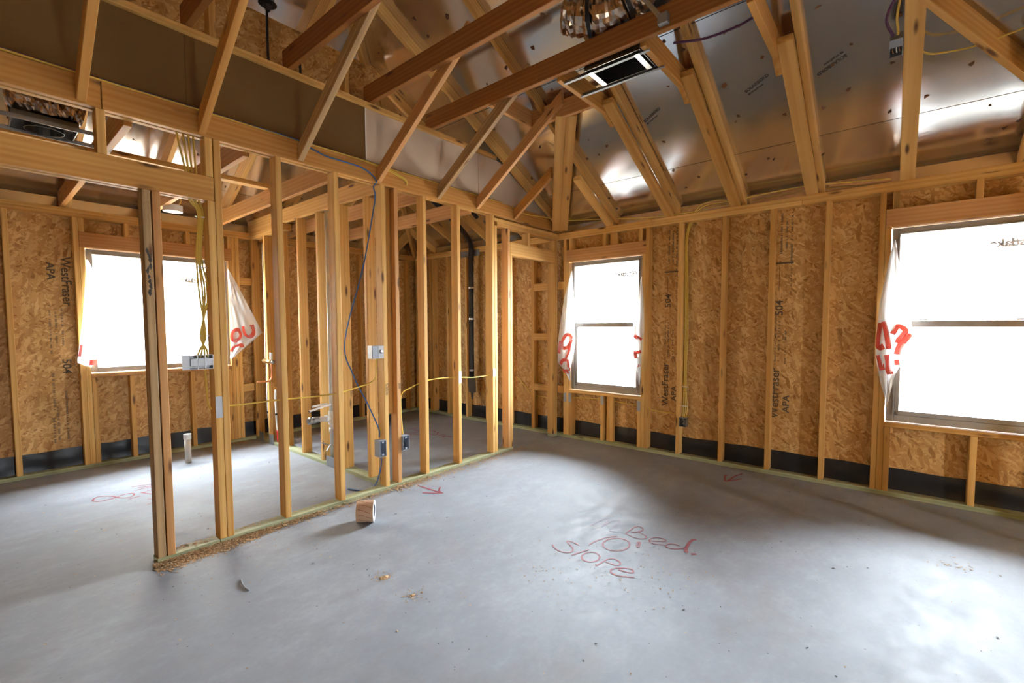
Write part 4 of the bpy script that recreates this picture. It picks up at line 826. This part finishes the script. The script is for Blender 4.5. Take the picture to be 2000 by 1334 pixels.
for p, a in (((2.66, 1.59, 3.33), Vector((.35, -.93, 0))), ((2.745, 1.385, 3.365), Vector((.3, -.85, .45)))):
    a.normalize(); e = a.orthogonal().normalized(); M = Matrix((e, a.cross(e), a)).transposed().to_4x4(); M.translation = Vector(p); lathe('duct_band', jk, [(.112, -.012), (.120, -.012), (.120, .012), (.112, .012)], M, 'cable_black', 28)
hs = thing('hanger_strut', 'bright metal strut with a bracket on the side of a ceiling joist', 'strut'); bar('strut', hs, (2.668, 1.125, 3.14), (2.668, 1.30, 3.40), .016, .026, 'bright_metal'); bd('bracket', hs, (2.648, 1.075, 3.09), (2.6845, 1.135, 3.15), 'grey_steel', .003)

# ------------------------------------------------------------------ torn plastic sheets at the windows
def lerp_poly(pts, t):
    n = len(pts)-1; i = min(int(t*n), n-1); f = t*n-i; return [a+(b-a)*f for a, b in zip(pts[i], pts[i+1])]
def flap(label, plane, c, L, R, bulge, strokes, ph, w=.03):
    """L and R: edges from top to bottom as (horizontal, z, distance into the room)"""
    o = thing('plastic_sheet', label, 'plastic sheet', 'torn plastic window sheets'); NU, NV = 14, 40
    def pos(u, v, off=0.0):
        a = lerp_poly(L, v); b = lerp_poly(R, v); h, z, d = [p+(q-p)*u for p, q in zip(a, b)]
        d += bulge*sin(pi*u)*(.4+.6*v)*(1-.5*v*v)+.010*sin(ph+9*u+5*v)*min(1, 4*v)+.006*sin(ph*2+17*u-11*v)*min(1, 4*v)+off
        return Vector((c-d, h, z)) if plane == 'x' else Vector((h, c-d, z))
    V = [pos(i/NU, j/NV) for j in range(NV+1) for i in range(NU+1)]
    Fc = [(j*(NU+1)+i, j*(NU+1)+i+1, (j+1)*(NU+1)+i+1, (j+1)*(NU+1)+i) for j in range(NV) for i in range(NU)]
    fl = mesh('film', V, Fc, 'film_white', o, True)
    for S, ws in strokes:
        P = spline([(a, b, 0) for a, b in S], 6); VV, FF = [], []
        for i, p in enumerate(P):
            q0, q1 = P[max(i-1, 0)], P[min(i+1, len(P)-1)]; d = pos(q1.x, q1.y)-pos(q0.x, q0.y); n = Vector((-1, 0, 0)) if plane == 'x' else Vector((0, -1, 0)); s_ = d.cross(n)
            if s_.length < 1e-6: continue
            s_.normalize(); m_ = pos(min(max(p.x, 0), 1), min(max(p.y, 0), 1), .004); VV += [m_+s_*ws/2, m_-s_*ws/2]
        FF = [(2*i, 2*i+1, 2*i+3, 2*i+2) for i in range(len(VV)//2-1)]; mesh('red_letter', VV, FF, 'film_red', fl)
    return o
ring = lambda cu, cv, ru_, rv: [(cu+ru_*cos(2*pi*i/12), cv+rv*sin(2*pi*i/12)) for i in range(13)]
flap('torn plastic sheet hanging at the closet side of the window beside the closet doorway', 'x', 4.60,
     [(2.985, 1.985, .0), (3.06, 1.70, .03), (3.10, 1.44, .04), (3.135, 1.15, .05), (3.15, .90, .05), (3.06, .80, .03), (2.995, .70, .0)],
     [(2.970, 1.985, .0), (2.93, 1.70, .04), (2.905, 1.45, .07), (2.885, 1.25, .08), (2.895, 1.08, .07), (2.96, .86, .03), (2.985, .69, .0)], .04,
     [(ring(.60, .54, .24, .06), .042), ([(.80, .56), (.72, .64), (.55, .70)], .042), ([(.12, .50), (.10, .60)], .042), ([(.10, .72), (.35, .70), (.60, .74), (.62, .82)], .042), ([(.15, .80), (.12, .86)], .042), ([(.40, .83), (.42, .90)], .042), ([(.62, .86), (.9, .84)], .03)], .4)
flap('torn plastic sheet hanging at the cable side of the window beside the closet doorway', 'x', 4.60,
     [(2.112, 1.86, .0), (2.15, 1.55, .04), (2.19, 1.22, .06), (2.175, 1.08, .06), (2.16, .98, .04), (2.12, .72, .0)],
     [(2.098, 1.86, .0), (2.07, 1.55, .03), (2.048, 1.30, .05), (2.055, 1.10, .05), (2.075, 1.0, .04), (2.112, .71, .0)], .03,
     [([(.30, .40), (.8, .50)], .042), ([(.10, .66), (.85, .65)], .035), ([(.35, .66), (.40, .78)], .042), ([(.6, .84), (.75, .86)], .04)], 1.7)
flap('torn plastic sheet hanging at the window cut by the picture edge', 'x', 4.60,
     [(.050, 1.995, .0), (.085, 1.75, .03), (.12, 1.50, .05), (.128, 1.30, .06), (.13, 1.10, .05), (.095, .90, .03), (.052, .73, .0)],
     [(.035, 1.995, .0), (.0, 1.72, .04), (-.05, 1.50, .07), (-.085, 1.30, .09), (-.05, 1.12, .08), (.01, .95, .03), (.045, .72, .0)], .05,
     [([(.12, .45), (.10, .60), (.25, .60)], .042), ([(.20, .44), (.30, .52), (.42, .62)], .035), ([(.45, .52), (.60, .47), (.80, .50), (.62, .58)], .035), ([(.95, .52), (.75, .60), (.72, .66)], .042), ([(.12, .66), (.2, .76)], .035), ([(.35, .66), (.45, .74), (.62, .80)], .04), ([(.75, .70), (.85, .74)], .03)], 2.9)
flap('torn plastic sheet hanging at the near side of the square window', 'y', 5.90,
     [(.762, 1.98, .0), (.745, 1.75, .03), (.715, 1.45, .05), (.68, 1.20, .06), (.655, 1.02, .05), (.70, .99, .03), (.755, .965, .0)],
     [(.775, 1.98, .0), (.85, 1.75, .05), (.90, 1.50, .08), (.95, 1.30, .09), (.93, 1.16, .08), (.82, 1.10, .04), (.765, .965, .0)], .05,
     [([(.05, .52), (.04, .62)], .02), ([(.55, .86), (.60, .96)], .05)], 4.1)
flap('torn plastic sheet with red letters at the plumbing side of the square window', 'y', 5.90,
     [(1.945, 2.0, .0), (1.948, 1.65, .0), (1.950, 1.35, .01), (1.945, 1.15, .01), (1.94, .985, .0)],
     [(1.955, 2.0, .0), (2.07, 1.72, .06), (2.17, 1.48, .10), (2.248, 1.271, .12), (1.955, .975, .01)], .03,
     [(ring(.20, .66, .15, .075), .042), ([(.48, .575), (.48, .68), (.58, .735), (.72, .71), (.78, .60)], .046), ([(.12, .90), (.18, .85), (.42, .83), (.62, .87)], .046)], 5.5)
# dark smudge on the end stud of the partition
rq = random.Random(4)
for k in range(9):
    cx0, cz0, n = .662+rq.uniform(-.006, .010), 1.77-.028*k+rq.uniform(-.01, .01), 8
    V = [(cx0+rq.uniform(.4, 1)*.010*cos(2*pi*i/n), YP-.0006, cz0+rq.uniform(.4, 1)*.024*sin(2*pi*i/n)) for i in range(n)]
    mesh('smudge', V, [tuple(range(n))], 'dark_scrap', wp)
# carpenter's note on the corner stud
for x, z, bdy in ((2.160, .885, 'Cable'), (2.284, .875, '##')): text('handwriting', wp, bdy, .042, frame((x, YP-.0008, z), (0, 0, -1), (1, 0, 0)), 'print_ink', .0002)

# ------------------------------------------------------------------ stand every parent Empty at the base of its thing
bpy.context.view_layer.update()
for E in [o for o in bpy.data.objects if o.type == 'EMPTY' and o.parent is None]:
    pts = [k.matrix_world @ Vector(c) for k in E.children_recursive if k.type == 'MESH' for c in k.bound_box]
    if not pts: continue
    b = Vector((sum(p.x for p in pts)/len(pts), sum(p.y for p in pts)/len(pts), min(p.z for p in pts)))
    for k in E.children: k.matrix_local = Matrix.Translation(-b) @ k.matrix_local
    E.location = b
